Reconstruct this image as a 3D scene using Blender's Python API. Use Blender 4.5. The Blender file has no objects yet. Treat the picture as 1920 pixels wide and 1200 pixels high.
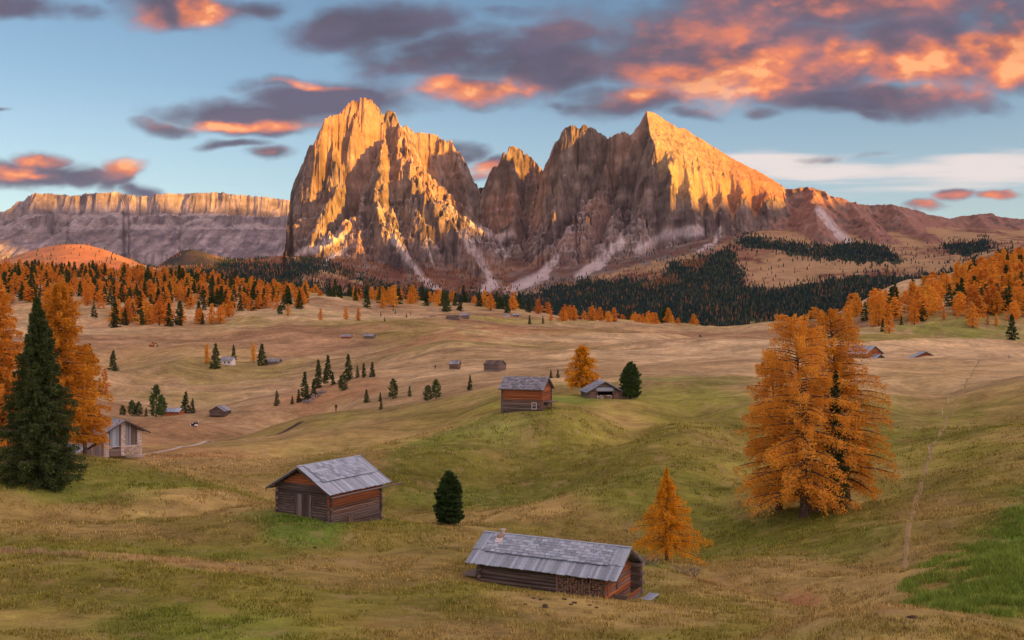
import bpy, bmesh, math, random
import numpy as np
from mathutils import Vector, Matrix

S = bpy.context.scene
COL = S.collection
R = math.radians
rng = np.random.default_rng(7)
random.seed(7)

# ---------------------------------------------------------------- camera, sky, sun, exposure
F = 35.0 / 36.0 * 1920.0            # focal length in photo pixels
cam = bpy.data.cameras.new('camera'); cam.lens = 35; cam.sensor_width = 36
cam.clip_start = 0.3; cam.clip_end = 60000
co = bpy.data.objects.new('camera', cam); COL.objects.link(co)
co.location = (0, 0, 0); co.rotation_euler = (R(90), 0, 0)
S.camera = co

SUN_EL = R(4.0)
SUN_H = (0.84, -0.5426)               # horizontal direction towards the sun (right, a little behind)
EXPO = 2.0
S.view_settings.view_transform = 'Standard'; S.view_settings.look = 'None'
S.view_settings.gamma = 1.0; S.view_settings.exposure = EXPO
S.cycles.use_denoising = True
S.cycles.max_bounces = 3; S.cycles.diffuse_bounces = 2; S.cycles.transparent_max_bounces = 4

sl = bpy.data.lights.new('sun', 'SUN'); sl.energy = 5.0; sl.angle = R(0.9); sl.color = (1.0, 0.40, 0.02)
so = bpy.data.objects.new('sun', sl); COL.objects.link(so)
sv = Vector((SUN_H[0] * math.cos(SUN_EL), SUN_H[1] * math.cos(SUN_EL), math.sin(SUN_EL)))
so.rotation_euler = sv.to_track_quat('Z', 'Y').to_euler()

class NT:
    """small helper to wire shader nodes"""
    def __init__(s, tree): s.t = tree; s.n = tree.nodes; s.l = tree.links
    def node(s, typ, **kw):
        n = s.n.new(typ)
        for k, v in kw.items(): setattr(n, k, v)
        return n
    def put(s, sock, v):
        if isinstance(v, bpy.types.NodeSocket): s.l.new(v, sock)
        elif v is not None:
            if hasattr(sock, 'default_value'):
                try: sock.default_value = v
                except Exception:
                    sock.default_value = tuple(v) + (1.0,)
    def math(s, op, a, b=None, c=None, clamp=False):
        n = s.node('ShaderNodeMath', operation=op); n.use_clamp = clamp
        s.put(n.inputs[0], a); s.put(n.inputs[1], b); s.put(n.inputs[2], c)
        return n.outputs[0]
    def vmath(s, op, a, b=None, out=0):
        n = s.node('ShaderNodeVectorMath', operation=op)
        s.put(n.inputs[0], a)
        if b is not None: s.put(n.inputs[1], b)
        return n.outputs['Value'] if op in ('LENGTH', 'DOT_PRODUCT') else n.outputs[0]
    def noise(s, vec, scale, detail=5, rough=0.55, dist=0.0, color=False):
        n = s.node('ShaderNodeTexNoise'); n.inputs['Scale'].default_value = scale
        n.inputs['Detail'].default_value = detail; n.inputs['Roughness'].default_value = rough
        n.inputs['Distortion'].default_value = dist
        if vec is not None: s.put(n.inputs['Vector'], vec)
        return n.outputs['Color'] if color else n.outputs['Fac']
    def mapr(s, v, a, b, c=0.0, d=1.0, smooth=False):
        n = s.node('ShaderNodeMapRange'); n.clamp = True
        if smooth: n.interpolation_type = 'SMOOTHSTEP'
        s.put(n.inputs[0], v)
        for i, q in enumerate((a, b, c, d)): n.inputs[i + 1].default_value = q
        return n.outputs[0]
    def mix(s, fac, a, b, mode='MIX'):
        n = s.node('ShaderNodeMix', data_type='RGBA', blend_type=mode)
        s.put(n.inputs[0], fac)
        for i, v in ((6, a), (7, b)):
            if isinstance(v, (tuple, list)) and len(v) == 3: v = tuple(v) + (1.0,)
            s.put(n.inputs[i], v)
        return n.outputs[2]
    def attr(s, name, out='Fac'):
        n = s.node('ShaderNodeAttribute', attribute_name=name); return n.outputs[out]

# ---- world: physical sky with a cloud layer given by direction
W = bpy.data.worlds.new('World'); S.world = W; W.use_nodes = True
W.node_tree.nodes.clear()
k = NT(W.node_tree)
EG = 2.0 ** EXPO
sky = k.node('ShaderNodeTexSky', sky_type='NISHITA')
sky.sun_disc = False; sky.sun_elevation = SUN_EL
sky.sun_rotation = math.atan2(SUN_H[0], SUN_H[1])
sky.altitude = 1900; sky.air_density = 1.0; sky.dust_density = 0.6; sky.ozone_density = 1.5
D = k.node('ShaderNodeTexCoord').outputs['Generated']
sx = k.node('ShaderNodeSeparateXYZ'); k.put(sx.inputs[0], D)
az = k.math('ARCTAN2', sx.outputs[0], sx.outputs[1]); el = k.math('ARCSINE', sx.outputs[2])
TAB = np.random.default_rng(3).random((256, 256)).astype(np.float32)
def vnoise(x, y, s=0):
    x = np.asarray(x, np.float64) + s * 17.31; y = np.asarray(y, np.float64) + s * 9.77
    xi = np.floor(x).astype(np.int64); yi = np.floor(y).astype(np.int64)
    fx = x - xi; fy = y - yi
    fx = fx * fx * fx * (fx * (fx * 6 - 15) + 10); fy = fy * fy * fy * (fy * (fy * 6 - 15) + 10)
    a = TAB[xi & 255, yi & 255]; b = TAB[(xi + 1) & 255, yi & 255]
    c = TAB[xi & 255, (yi + 1) & 255]; d = TAB[(xi + 1) & 255, (yi + 1) & 255]
    return (a * (1 - fx) + b * fx) * (1 - fy) + (c * (1 - fx) + d * fx) * fy
def fbm(x, y, o=4, s=0, g=0.5, ridged=False):
    t = 0; amp = 1.0; n = 0
    for i in range(o):
        v = vnoise(x, y, s + i * 3)
        if ridged: v = 1 - np.abs(2 * v - 1)
        t = t + amp * v; n += amp; amp *= g
        x, y = (x * 0.8 - y * 0.6) * 2.03, (x * 0.6 + y * 0.8) * 2.03
    return t / n
def sstep(a, b, v):
    t = np.clip((v - a) / (b - a), 0, 1); return t * t * (3 - 2 * t)
def lerp(a, b, t): return np.asarray(a) * (1 - t[..., None]) + np.asarray(b) * t[..., None]
DENS = [(1290, 95, 290, 120, 1), (1500, 110, 240, 105, 1), (1740, 95, 220, 100, 1), (1890, 70, 150, 115, 1), (1560, 0, 460, 70, .95),
        (1000, 125, 270, 66, 1), (690, 55, 170, 66, 1), (810, 105, 210, 62, 1), (1640, 190, 270, 40, 1), (890, 172, 150, 30, .9), (940, 25, 120, 26, .3), (1050, 75, 120, 40, .8),
        (1180, 185, 190, 40, 1), (640, 190, 170, 46, 1), (480, 218, 200, 38, .95), (310, 238, 80, 18, .85), (540, 160, 110, 16, .6), (1300, 215, 70, 18, .7),
        (425, 272, 85, 15, .9), (505, 293, 60, 20, .95), (60, 330, 140, 32, 1), (40, 312, 60, 22, .95), (85, 304, 55, 26, 1), (215, 325, 55, 40, 1), (150, 335, 80, 24, 1), (270, 352, 60, 16, .8), (300, 360, 30, 12, .6),
        (340, 8, 150, 42, 1), (480, 8, 90, 24, .85), (50, 15, 130, 30, .6), (160, 25, 60, 16, .5), (640, 20, 60, 14, .3),
        (1785, 373, 36, 12, .95), (1862, 374, 46, 10, .95), (1735, 390, 50, 11, .8), (875, 285, 42, 32, 1), (925, 308, 42, 26, .85), (905, 335, 40, 16, .6),
        (1540, 288, 55, 12, .7), (1640, 285, 70, 9, .5), (0, 215, 22, 6, .7), (1045, 190, 40, 18, .7), (1440, 215, 60, 16, .75), (1660, 215, 80, 14, .8)]
LIT = [(1440, 115, 150, 66, 1.05), (1300, 150, 170, 46, .9), (1220, 175, 130, 26, .75), (1380, 60, 280, 60, .44), (1610, 105, 75, 44, .95), (1760, 130, 140, 66, 1.05), (1380, 180, 140, 36, .85),
       (1880, 90, 110, 90, 1), (1650, 8, 330, 40, .5), (890, 174, 130, 22, .95), (385, 15, 50, 36, 1.05), (270, 30, 60, 30, .75), (470, 232, 200, 13, .85), (560, 156, 80, 8, .8), (1480, 8, 60, 12, .6),
       (25, 322, 60, 22, .85), (95, 298, 48, 20, .9), (75, 333, 30, 10, .7), (215, 312, 55, 28, .95), (510, 288, 50, 14, .8), (1785, 376, 44, 12, .7), (1862, 375, 50, 12, .9), (1735, 390, 50, 12, .7), (920, 322, 40, 20, .8), (1130, 60, 160, 60, .2)]
VEIL = [(1440, 304, 150, 26, 1), (1540, 318, 180, 18, .9), (1680, 325, 170, 14, .7), (1870, 300, 140, 24, 1), (1820, 326, 210, 30, .95), (1700, 352, 330, 22, .35), (1560, 365, 160, 18, .3), (1620, 288, 160, 8, .35), (1330, 265, 34, 3, .0)]
def blobs(lst, x, y):
    acc = np.zeros_like(x)
    for cx, cy, rx, ry, w in lst:
        r = np.hypot((x - cx) / rx, (y - cy) / ry); acc = np.maximum(acc, w * sstep(1.45, .15, r))
    return acc
def clouds(px, py, front, toward=None):
    """cloud colour and cover over picture-like coordinates; front=False is the out-of-view cover without placed banks, brightened to light the land"""
    wx = fbm(px / 150, py / 80, 5, 2) - .5; wy = fbm(px / 150, py / 80, 5, 12) - .5
    rx_, ry_ = px / 130 * .9 + py / 56 * .43, -px / 130 * .43 + py / 56 * .9
    n = .5 * fbm(rx_ + wx * .8, ry_ + wy * .8, 6, 22, .52) + .5 * fbm(rx_ * .7 - ry_ * .7 + 5, rx_ * .7 + ry_ * .7, 6, 29, .52); n = .5 + (n - .5) * 1.35; bl = fbm(px / 46, py / 32, 5, 32, .5, True)
    nd = np.roll(n, (-6, 14) if n.ndim == 2 else 0, (0, 1) if n.ndim == 2 else 0)
    if front:
        qx, qy = px + 90 * wx, py + 44 * wy; Mm = blobs(DENS, qx, qy); Ll = blobs(LIT, qx, qy); Vv = blobs(VEIL, px + 40 * wx, py + 10 * wy)
    else:
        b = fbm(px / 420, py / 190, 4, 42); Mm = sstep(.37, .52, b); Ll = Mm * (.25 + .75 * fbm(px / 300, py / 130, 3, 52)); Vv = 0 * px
    a = sstep(.14, .92, Mm + .85 * (n - .5) + .16 * (.62 - bl)) * sstep(.02, .25, Mm) * .95
    rel = np.clip((n - nd) * 2.2, -.5, .5)
    puff = sstep(.36, .66, .5 * fbm(px / 85 + py / 90, py / 60 - px / 160, 5, 72, .5) + .5 * fbm(px / 60 - py / 70, py / 42 + px / 120, 5, 78, .5))
    lit = np.clip(Ll * (.50 + .72 * puff) * (1 + rel * .9) + (n - .5) * .45 * np.minimum(Ll * 2, 1) + .10 * rel, 0, 1.15)
    ramp = np.array([0, .22, .5, .75, 1.0, 1.15])
    cols = np.array([(.095, .088, .145), (.17, .112, .155), (.44, .155, .135), (.72, .20, .10), (.92, .285, .10), (1.08, .42, .16)])
    c = np.stack([np.interp(lit, ramp, cols[:, i]) for i in range(3)], -1)
    c = c * (.86 + .28 * sstep(.3, .7, n))[..., None]
    vn = fbm(px / 260, py / 14, 5, 62); va = sstep(.12, .95, Vv + 1.0 * (vn - .5) * np.minimum(Vv * 3, 1)) * .85
    A = a + va * (1 - a); C = (c * a[..., None] + np.array((.93, .80, .74)) * (va * (1 - a))[..., None]) / np.maximum(A, 1e-4)[..., None]
    if not front: C = C * np.array((3.2, 5.7, 7.1)) * (.35 + 1.95 * ((1 + toward) / 2) ** 1.9)[..., None]      # brightness added to unseen clouds to light the meadows, most towards the sun
    return np.concatenate([C, A[..., None]], -1)
def sky_map(name, w, h, a0, a1, e0, e1, front):
    A, E = np.meshgrid(np.linspace(a0, a1, w), np.linspace(e0, e1, h))
    if front: X, Y = 960 + F * np.tan(A), 600 - F * np.tan(E) / np.cos(A)
    else: X, Y = 960 + F * A * np.cos(E), 600 - F * E
    im = bpy.data.images.new(name, w, h, alpha=True, float_buffer=True); im.alpha_mode = 'CHANNEL_PACKED'
    im.colorspace_settings.name = 'Non-Color'
    tw = np.cos(E) * (np.sin(A) * SUN_H[0] + np.cos(A) * SUN_H[1])
    im.pixels.foreach_set(clouds(X, Y, front, tw).astype(np.float32).ravel()); im.update()
    cx = k.node('ShaderNodeCombineXYZ'); k.put(cx.inputs[0], k.mapr(az, a0, a1)); k.put(cx.inputs[1], k.mapr(el, e0, e1))
    t = k.node('ShaderNodeTexImage'); t.image = im; t.extension = 'EXTEND'; k.put(t.inputs[0], cx.outputs[0])
    return t.outputs[0], t.outputs[1]
C1, A1 = sky_map('cloud_bank', 1500, 520, -0.64, 0.64, -0.02, 0.44, True)
C2, A2 = sky_map('fill_light_clouds', 900, 280, -math.pi, math.pi, -0.05, math.pi / 2, False)
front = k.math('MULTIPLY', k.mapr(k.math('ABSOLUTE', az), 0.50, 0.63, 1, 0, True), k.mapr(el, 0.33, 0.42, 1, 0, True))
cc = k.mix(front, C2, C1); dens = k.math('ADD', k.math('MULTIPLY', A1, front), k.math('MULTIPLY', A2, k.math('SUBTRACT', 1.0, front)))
cc = k.mix(1.0, cc, (1 / EG, 1 / EG, 1 / EG), 'MULTIPLY')
def scl(c, f): return (c[0] * f, c[1] * f, c[2] * f, 1)
skyc = k.mix(1.0, sky.outputs[0], (0.05, 0.05, 0.05), 'MULTIPLY')
er = k.node('ShaderNodeValToRGB'); k.put(er.inputs[0], k.mapr(el, 0.0, 1.2, 0, 1))
c2 = er.color_ramp
c2.elements[0].position = 0.0; c2.elements[0].color = scl((0.86, 0.80, 0.84), 1 / EG)
c2.elements[1].position = 1.0; c2.elements[1].color = scl((0.10, 0.26, 0.50), 1 / EG)
for p, c in ((0.085, (0.84, 0.86, 0.96)), (0.135, (0.55, 0.70, 0.88)), (0.19, (0.16, 0.37, 0.66)), (0.27, (0.02, 0.13, 0.33)), (0.40, (0.08, 0.24, 0.48))):
    e = c2.elements.new(p); e.color = scl(c, 1 / EG)
base = k.mix(1.0, skyc, k.mix(1.0, er.outputs[0], (0.22, 0.22, 0.22), 'MULTIPLY'), 'ADD')
final = k.mix(dens, base, cc)
bg = k.node('ShaderNodeBackground'); k.put(bg.inputs[0], final); bg.inputs[1].default_value = 1.0
wo = k.node('ShaderNodeOutputWorld'); k.l.new(bg.outputs[0], wo.inputs[0])

# ---------------------------------------------------------------- helpers
def tag(o, label=None, cat=None, group=None, kind=None):
    if label: o['label'] = label
    if cat: o['category'] = cat
    if group: o['group'] = group
    if kind: o['kind'] = kind
    return o
def mesh_np(name, V, Fc, mats, smooth=True, attrs=None, mi=None):
    """mesh from numpy arrays; Fc is (n,3) or (n,4)"""
    V = np.asarray(V, np.float32); Fc = np.asarray(Fc, np.int32)
    m = bpy.data.meshes.new(name); n, c = Fc.shape
    m.vertices.add(len(V)); m.vertices.foreach_set('co', V.ravel())
    m.loops.add(n * c); m.loops.foreach_set('vertex_index', Fc.ravel())
    m.polygons.add(n); m.polygons.foreach_set('loop_start', np.arange(0, n * c, c, dtype=np.int32))
    m.polygons.foreach_set('use_smooth', np.full(n, smooth, dtype=bool))
    if mi is not None: m.polygons.foreach_set('material_index', np.asarray(mi, np.int32))
    for a, v in (attrs or {}).items():
        at = m.attributes.new(a, 'FLOAT', 'POINT'); at.data.foreach_set('value', np.asarray(v, np.float32).ravel())
    m.update(calc_edges=True)
    for q in (mats if isinstance(mats, (list, tuple)) else [mats]): m.materials.append(q)
    return m
def link(name, mesh, parent=None, mat=None):
    o = bpy.data.objects.new(name, mesh); COL.objects.link(o)
    if parent: o.parent = parent
    if mat is not None: o.matrix_basis = mat
    return o
def empty(name, loc, rz=0.0, sc=1.0):
    o = bpy.data.objects.new(name, None); COL.objects.link(o); o.empty_display_size = 0.5
    o.location = loc; o.rotation_euler = (0, 0, rz); o.scale = (sc, sc, sc); return o
def smooth1(A, sig, axis):
    r = int(sig * 3) + 1; w = np.exp(-0.5 * (np.arange(-r, r + 1) / sig) ** 2); w /= w.sum()
    A = np.moveaxis(A, axis, 0); P_ = np.concatenate([np.repeat(A[:1], r, 0), A, np.repeat(A[-1:], r, 0)])
    out = sum(w[i] * P_[i:i + len(A)] for i in range(2 * r + 1))
    return np.moveaxis(out, 0, axis)
# ---------------------------------------------------------------- the lie of the land (height tables)
class Land:
    """heights over the ground, from columns of (distance, row) readings at given photo columns"""
    def __init__(s, cols, d0, d1, sig, sigx, n=700):
        s.d0, s.d1, s.n = math.log(d0), math.log(d1), n
        s.lg = np.linspace(s.d0, s.d1, n)
        pxs = sorted(cols); T = []
        for p in pxs:
            a = np.array(cols[p], float); T.append(np.interp(s.lg, np.log(a[:, 0]), a[:, 1]))
        T = smooth1(np.array(T), sig, 1)
        s.p0, s.p1 = -400, 2320; s.pn = 273
        g = np.linspace(s.p0, s.p1, s.pn)
        G = np.stack([np.interp(g, pxs, T[:, j]) for j in range(n)], 1)
        s.G = smooth1(G, sigx, 0)
    def row(s, px, d):
        u = np.clip((px - s.p0) / (s.p1 - s.p0), 0, 1) * (s.pn - 1.001)
        v = np.clip((np.log(np.maximum(d, 1e-3)) - s.d0) / (s.d1 - s.d0), 0, 1) * (s.n - 1.001)
        i = u.astype(int); j = v.astype(int); fu = u - i; fv = v - j; G = s.G
        return (G[i, j] * (1 - fu) + G[i + 1, j] * fu) * (1 - fv) + (G[i, j + 1] * (1 - fu) + G[i + 1, j + 1] * fu) * fv
NEAR0 = [(6, 1222), (10, 1560), (20, 1431), (30, 1297)]
NC = {
 0: NEAR0 + [(40,1185),(50,1080),(60,1010),(70,950),(85,888),(100,864),(120,852),(150,850),(200,805),(300,760),(450,715),(600,670),(750,620),(850,580),(1000,545),(1200,520),(1400,512),(1700,560),(2200,620),(2600,640)],
 200: NEAR0 + [(40,1200),(50,1085),(60,1020),(75,945),(90,893),(103,853),(111,878),(124,884),(136,858),(170,838),(220,805),(290,778),(400,745),(560,700),(700,640),(780,608),(900,575),(1050,550),(1250,525),(1450,515),(1800,570),(2400,640)],
 400: NEAR0 + [(40,1200),(50,1105),(60,1035),(72,970),(85,922),(97,883),(104,905),(116,908),(135,868),(170,837),(220,808),(258,785),(275,812),(300,777),(400,745),(560,690),(700,640),(800,605),(900,585),(1050,560),(1250,535),(1450,525),(1800,570),(2400,645)],
 560: NEAR0 + [(40,1200),(50,1120),(60,1045),(70,977),(76,953),(84,934),(90,950),(97,948),(107,918),(130,870),(160,835),(200,805),(235,765),(250,792),(290,768),(350,745),(450,715),(600,665),(750,615),(850,585),(1000,568),(1200,555),(1400,552),(1800,580),(2400,645)],
 700: NEAR0 + [(40,1205),(50,1130),(60,1062),(70,1003),(77,981),(85,960),(91,968),(98,960),(107,935),(120,895),(150,830),(190,790),(225,762),(243,790),(300,735),(400,705),(500,680),(650,640),(800,605),(950,580),(1100,570),(1300,565),(1500,568),(1900,600),(2400,650)],
 840: NEAR0 + [(40,1200),(48,1140),(52,1098),(57,1092),(66,1022),(76,966),(82,996),(90,982),(100,942),(115,890),(140,820),(170,775),(200,746),(222,764),(262,733),(330,694),(420,670),(550,640),(750,610),(950,592),(1050,578),(1250,572),(1450,575),(1900,610),(2400,655)],
 960: NEAR0 + [(40,1205),(46,1156),(51,1107),(55,1114),(59,1099),(66,1040),(74,984),(80.5,1026),(90,1000),(105,930),(120,870),(140,790),(148,765),(170,735),(200,718),(260,712),(330,695),(420,668),(550,640),(750,612),(950,596),(1050,584),(1250,578),(1450,585),(1900,620),(2400,660)],
 1080: NEAR0 + [(40,1215),(46,1163),(51,1117),(54,1122),(58,1102),(63,1058),(70,1008),(76,1052),(86,1022),(100,955),(115,890),(132,815),(147,763),(160,750),(175,742),(200,722),(260,700),(350,675),(450,655),(600,635),(800,615),(1000,605),(1100,600),(1250,605),(1500,625),(2000,655),(2400,665)],
 1240: NEAR0 + [(40,1200),(46,1160),(50,1138),(54,1134),(58,1112),(64,1058),(72,1045),(82,1015),(92,975),(105,910),(125,830),(150,770),(180,735),(220,708),(300,683),(400,660),(550,638),(750,622),(950,613),(1100,612),(1300,625),(1700,650),(2400,665)],
 1400: NEAR0 + [(40,1202),(50,1142),(58,1098),(66,1078),(76,1045),(88,985),(100,925),(120,850),(145,785),(180,735),(220,705),(300,675),(400,655),(550,636),(750,625),(900,615),(1050,620),(1300,640),(1800,660),(2400,670)],
 1540: [(6,1222),(10,1500),(20,1380),(30,1260),(35,1165),(39,1126),(44,1172),(50,1160),(56,1122),(64,1100),(75,1045),(85,980),(93,945),(110,875),(135,810),(170,750),(220,705),(290,675),(330,672),(400,668),(500,648),(560,630),(700,605),(850,602),(1000,610),(1300,650),(2400,680)],
 1680: [(6,1222),(10,1500),(20,1370),(30,1240),(34,1155),(37.5,1121),(42,1172),(48,1168),(56,1125),(66,1060),(76,1000),(90,930),(110,860),(140,790),(180,740),(230,703),(280,676),(310,671),(360,678),(430,662),(500,645),(560,628),(640,595),(750,560),(900,535),(1050,530),(1300,590),(2000,650),(2400,680)],
 1800: [(6,1222),(10,1500),(20,1370),(30,1225),(36,1136),(40.5,1186),(46,1178),(54,1112),(64,1045),(76,980),(95,895),(120,830),(144,785),(200,722),(250,695),(300,670),(350,676),(430,660),(500,648),(560,636),(620,612),(700,575),(820,535),(950,512),(1150,505),(1400,580),(2000,650),(2400,680)],
 1920: [(6,1222),(10,1500),(20,1370),(30,1240),(36,1167),(40.5,1205),(46,1188),(54,1100),(64,1030),(76,960),(95,880),(120,820),(150,770),(200,712),(250,688),(300,668),(350,674),(430,660),(500,650),(560,640),(620,615),(700,570),(820,525),(950,500),(1150,490),(1400,560),(2000,640),(2400,670)],
}
NL = Land(NC, 6, 2400, 4.0, 5.0)
def pd(*q): return [((a - 960) / F * d, d) for a, d in q]
FOLD = [(pd((740, 112), (900, 122), (1050, 146), (1200, 176)), 2.8, 7), (pd((830, 105), (1000, 115), (1180, 142), (1300, 165)), 2.6, 7), (pd((1240, 88), (1380, 112), (1480, 150)), 2.2, 7), (pd((1330, 66), (1420, 63), (1500, 59), (1560, 57)), 1.0, 2.2),
        (pd((560, 150), (760, 165), (880, 190)), 2.4, 9), (pd((1620, 100), (1700, 140), (1760, 210)), 2.4, 10), (pd((0, 64), (200, 63), (420, 65), (640, 68)), .6, 4), (pd((60, 78), (260, 80), (440, 84)), 1.4, 4.5), (pd((300, 190), (440, 230), (560, 300)), 2.5, 12), (pd((280, 330), (420, 420), (640, 480)), 4, 22), (pd((600, 300), (560, 270), (530, 250)), 5, 10)]
def near_z(x, y):
    """height of the alpine meadow at ground position x, y (camera at the origin)"""
    x = np.asarray(x, float); y = np.asarray(y, float); yy = np.maximum(y, 6.0)
    px = 960 + F * x / yy
    z = (600 - NL.row(px, yy)) / F * yy
    a = np.clip((yy - 20) / 60, 0, 1)
    z = z + a * 0.5 * (fbm(x / 16, y / 16, 3, 1) - 0.5)
    z = z + 0.10 * (fbm(x / 2.2, y / 2.2, 2, 5) - 0.5) * np.clip(1.6 - yy / 160, 0, 1)
    calm = np.ones_like(yy)
    for cx, cy, cr in ((-14, 76.7, 7), (2.5, 57.8, 8), (2.2, 149.4, 9), (15.5, 169, 9), (-56, 138, 9)): calm = calm * sstep(cr * .7, cr * 1.9, np.hypot(x - cx, y - cy))
    z = z + calm * np.clip((yy - 38) / 40, 0, 1) * np.clip(1.5 - yy / 400, 0, 1) * 3.6 * (fbm(x / 36, y / 27, 3, 6, ridged=True) - 0.62)
    for pts, dep, wid in FOLD:
        r = np.full(yy.shape, 1e9)
        for (x0, y0), (x1, y1) in zip(pts[:-1], pts[1:]):
            ex, ey = x1 - x0, y1 - y0; t = np.clip(((x - x0) * ex + (y - y0) * ey) / (ex * ex + ey * ey), 0, 1); r = np.minimum(r, np.hypot(x - x0 - t * ex, y - y0 - t * ey))
        z = z - calm * dep * np.exp(-(r / wid) ** 2)
    b = np.clip((yy - 190) / 250, 0, 1)
    z = z + b * (16.0 * (fbm(x / 150, y / 90, 3, 9, ridged=True) - 0.62))
    return z
def gz(x, y): return float(near_z(np.array([x]), np.array([y]))[0])
def at(px, d):
    x = (px - 960) / F * d; return Vector((x, d, gz(x, d)))
def at_row(px, py, d):
    return Vector(((px - 960) / F * d, d, (600 - py) / F * d))

# the far valley sides and foothills
FC = {
 -300: [(2300,640),(2800,570),(3300,530),(4000,505),(4300,498),(4800,515),(6000,535),(8000,560)],
 0: [(2300,640),(2800,560),(3300,520),(4000,497),(4300,489),(4800,512),(6000,530),(8000,560)],
 60: [(2300,640),(3000,548),(3600,512),(4200,470),(4700,500),(6000,525),(8000,560)],
 115: [(2300,640),(3000,545),(3600,505),(4200,456),(4700,490),(6000,520),(8000,560)],
 165: [(2300,640),(3000,545),(3600,508),(4200,459),(4700,495),(6000,520),(8000,560)],
 215: [(2300,640),(3000,548),(3600,515),(4200,473),(4700,500),(6000,520),(8000,560)],
 275: [(2300,640),(3000,552),(3600,525),(4200,500),(4700,508),(6000,520),(8000,560)],
 345: [(2300,640),(3000,560),(3800,525),(4600,500),(5400,462),(5900,500),(8000,540)],
 430: [(2300,640),(3000,568),(4000,520),(5000,495),(5500,488),(6200,500),(8000,540)],
 530: [(2300,645),(2800,590),(3500,545),(4200,505),(4600,476),(5000,486),(5600,480),(8000,500)],
 640: [(2300,645),(2800,602),(3500,565),(4200,528),(5000,490),(5400,478),(8000,480)],
 760: [(2300,650),(2800,608),(3500,578),(4200,555),(4800,528),(5200,500),(8000,480)],
 880: [(2300,650),(2800,612),(3600,585),(4300,558),(4800,540),(5400,505),(8000,440)],
 940: [(2300,650),(2800,614),(3600,588),(4300,560),(4900,538),(5400,510),(6000,470),(6600,410),(7000,372),(8000,400)],
 1050: [(2300,655),(2800,618),(3500,585),(4200,556),(4700,530),(5200,500),(8000,440)],
 1200: [(2300,660),(2800,620),(3500,575),(4200,530),(4600,505),(5000,480),(8000,440)],
 1320: [(2300,660),(2800,620),(3500,565),(4100,512),(4600,470),(5000,450),(8000,440)],
 1450: [(2300,665),(2800,618),(3500,552),(4000,515),(4400,470),(4800,452),(5400,430),(8000,440)],
 1600: [(2300,665),(2800,606),(3500,540),(4200,488),(5000,455),(5400,440),(8000,440)],
 1750: [(2000,640),(2600,600),(3200,540),(4000,492),(5000,458),(5800,428),(8000,440)],
 1840: [(2000,610),(2400,520),(2700,475),(2900,500),(3600,500),(4500,462),(5800,430),(8000,440)],
 1920: [(2000,600),(2300,510),(2600,455),(2900,480),(3600,480),(4500,462),(6500,430),(8000,440)],
 2300: [(2000,600),(2300,510),(2600,450),(2900,470),(3600,470),(4500,455),(6500,430),(8000,440)],
}
FL = Land(FC, 1900, 9000, 4.0, 1.6)

# ---------------------------------------------------------------- materials
def material(name):
    m = bpy.data.materials.new(name); m.use_nodes = True; m.node_tree.nodes.clear()
    k = NT(m.node_tree); out = k.node('ShaderNodeOutputMaterial')
    return m, k, out
def principled(k, out, col, rough=0.9, bump=None, spec=0.15, bstr=0.5, bdist=0.05):
    b = k.node('ShaderNodeBsdfPrincipled'); k.put(b.inputs['Base Color'], col if not isinstance(col, tuple) else col + (1.0,))
    k.put(b.inputs['Roughness'], rough); b.inputs['Specular IOR Level'].default_value = spec
    if bump is not None:
        n = k.node('ShaderNodeBump'); n.inputs['Strength'].default_value = bstr; n.inputs['Distance'].default_value = bdist
        k.put(n.inputs['Height'], bump); k.l.new(n.outputs[0], b.inputs['Normal'])
    k.l.new(b.outputs[0], out.inputs[0]); return b
def geo_pos(k): return k.node('ShaderNodeNewGeometry').outputs['Position']

def mat_far(name, sc1=1 / 60, sc2=1 / 14, amp=0.55, bd=14.0):
    m, k, out = material(name); p = geo_pos(k)
    c = k.attr('tint', 'Color')
    st_ = k.vmath('MULTIPLY', p, (1.0, 1.0, 0.5))
    n1 = k.noise(st_, sc1, 6, 0.6); n2 = k.noise(st_, sc2, 5, 0.65)
    f = k.math('ADD', k.math('MULTIPLY', n1, amp), k.math('MULTIPLY', n2, amp))
    f = k.mapr(f, 0.28 * 2 * amp, 0.72 * 2 * amp, 1 - amp, 1 + amp)
    col = k.mix(1.0, c, k.node('ShaderNodeCombineColor').outputs[0], 'MULTIPLY')
    cc = [n for n in k.n if n.bl_idname == 'ShaderNodeCombineColor'][0]
    for i in range(3): k.put(cc.inputs[i], f)
    principled(k, out, col, 0.95, k.math('ADD', n1, k.math('MULTIPLY', n2, 0.5)), 0.05, 0.9, bd)
    return m
ROCK = mat_far('dolomite_rock')
HILL = mat_far('alpine_slope', 1 / 90, 1 / 22, 0.3, 4.0)

def set_color(mesh, name, rgb):
    a = mesh.attributes.new(name, 'FLOAT_COLOR', 'POINT')
    q = np.ones((len(rgb), 4), np.float32); q[:, :3] = rgb
    a.data.foreach_set('color', q.ravel())

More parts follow.
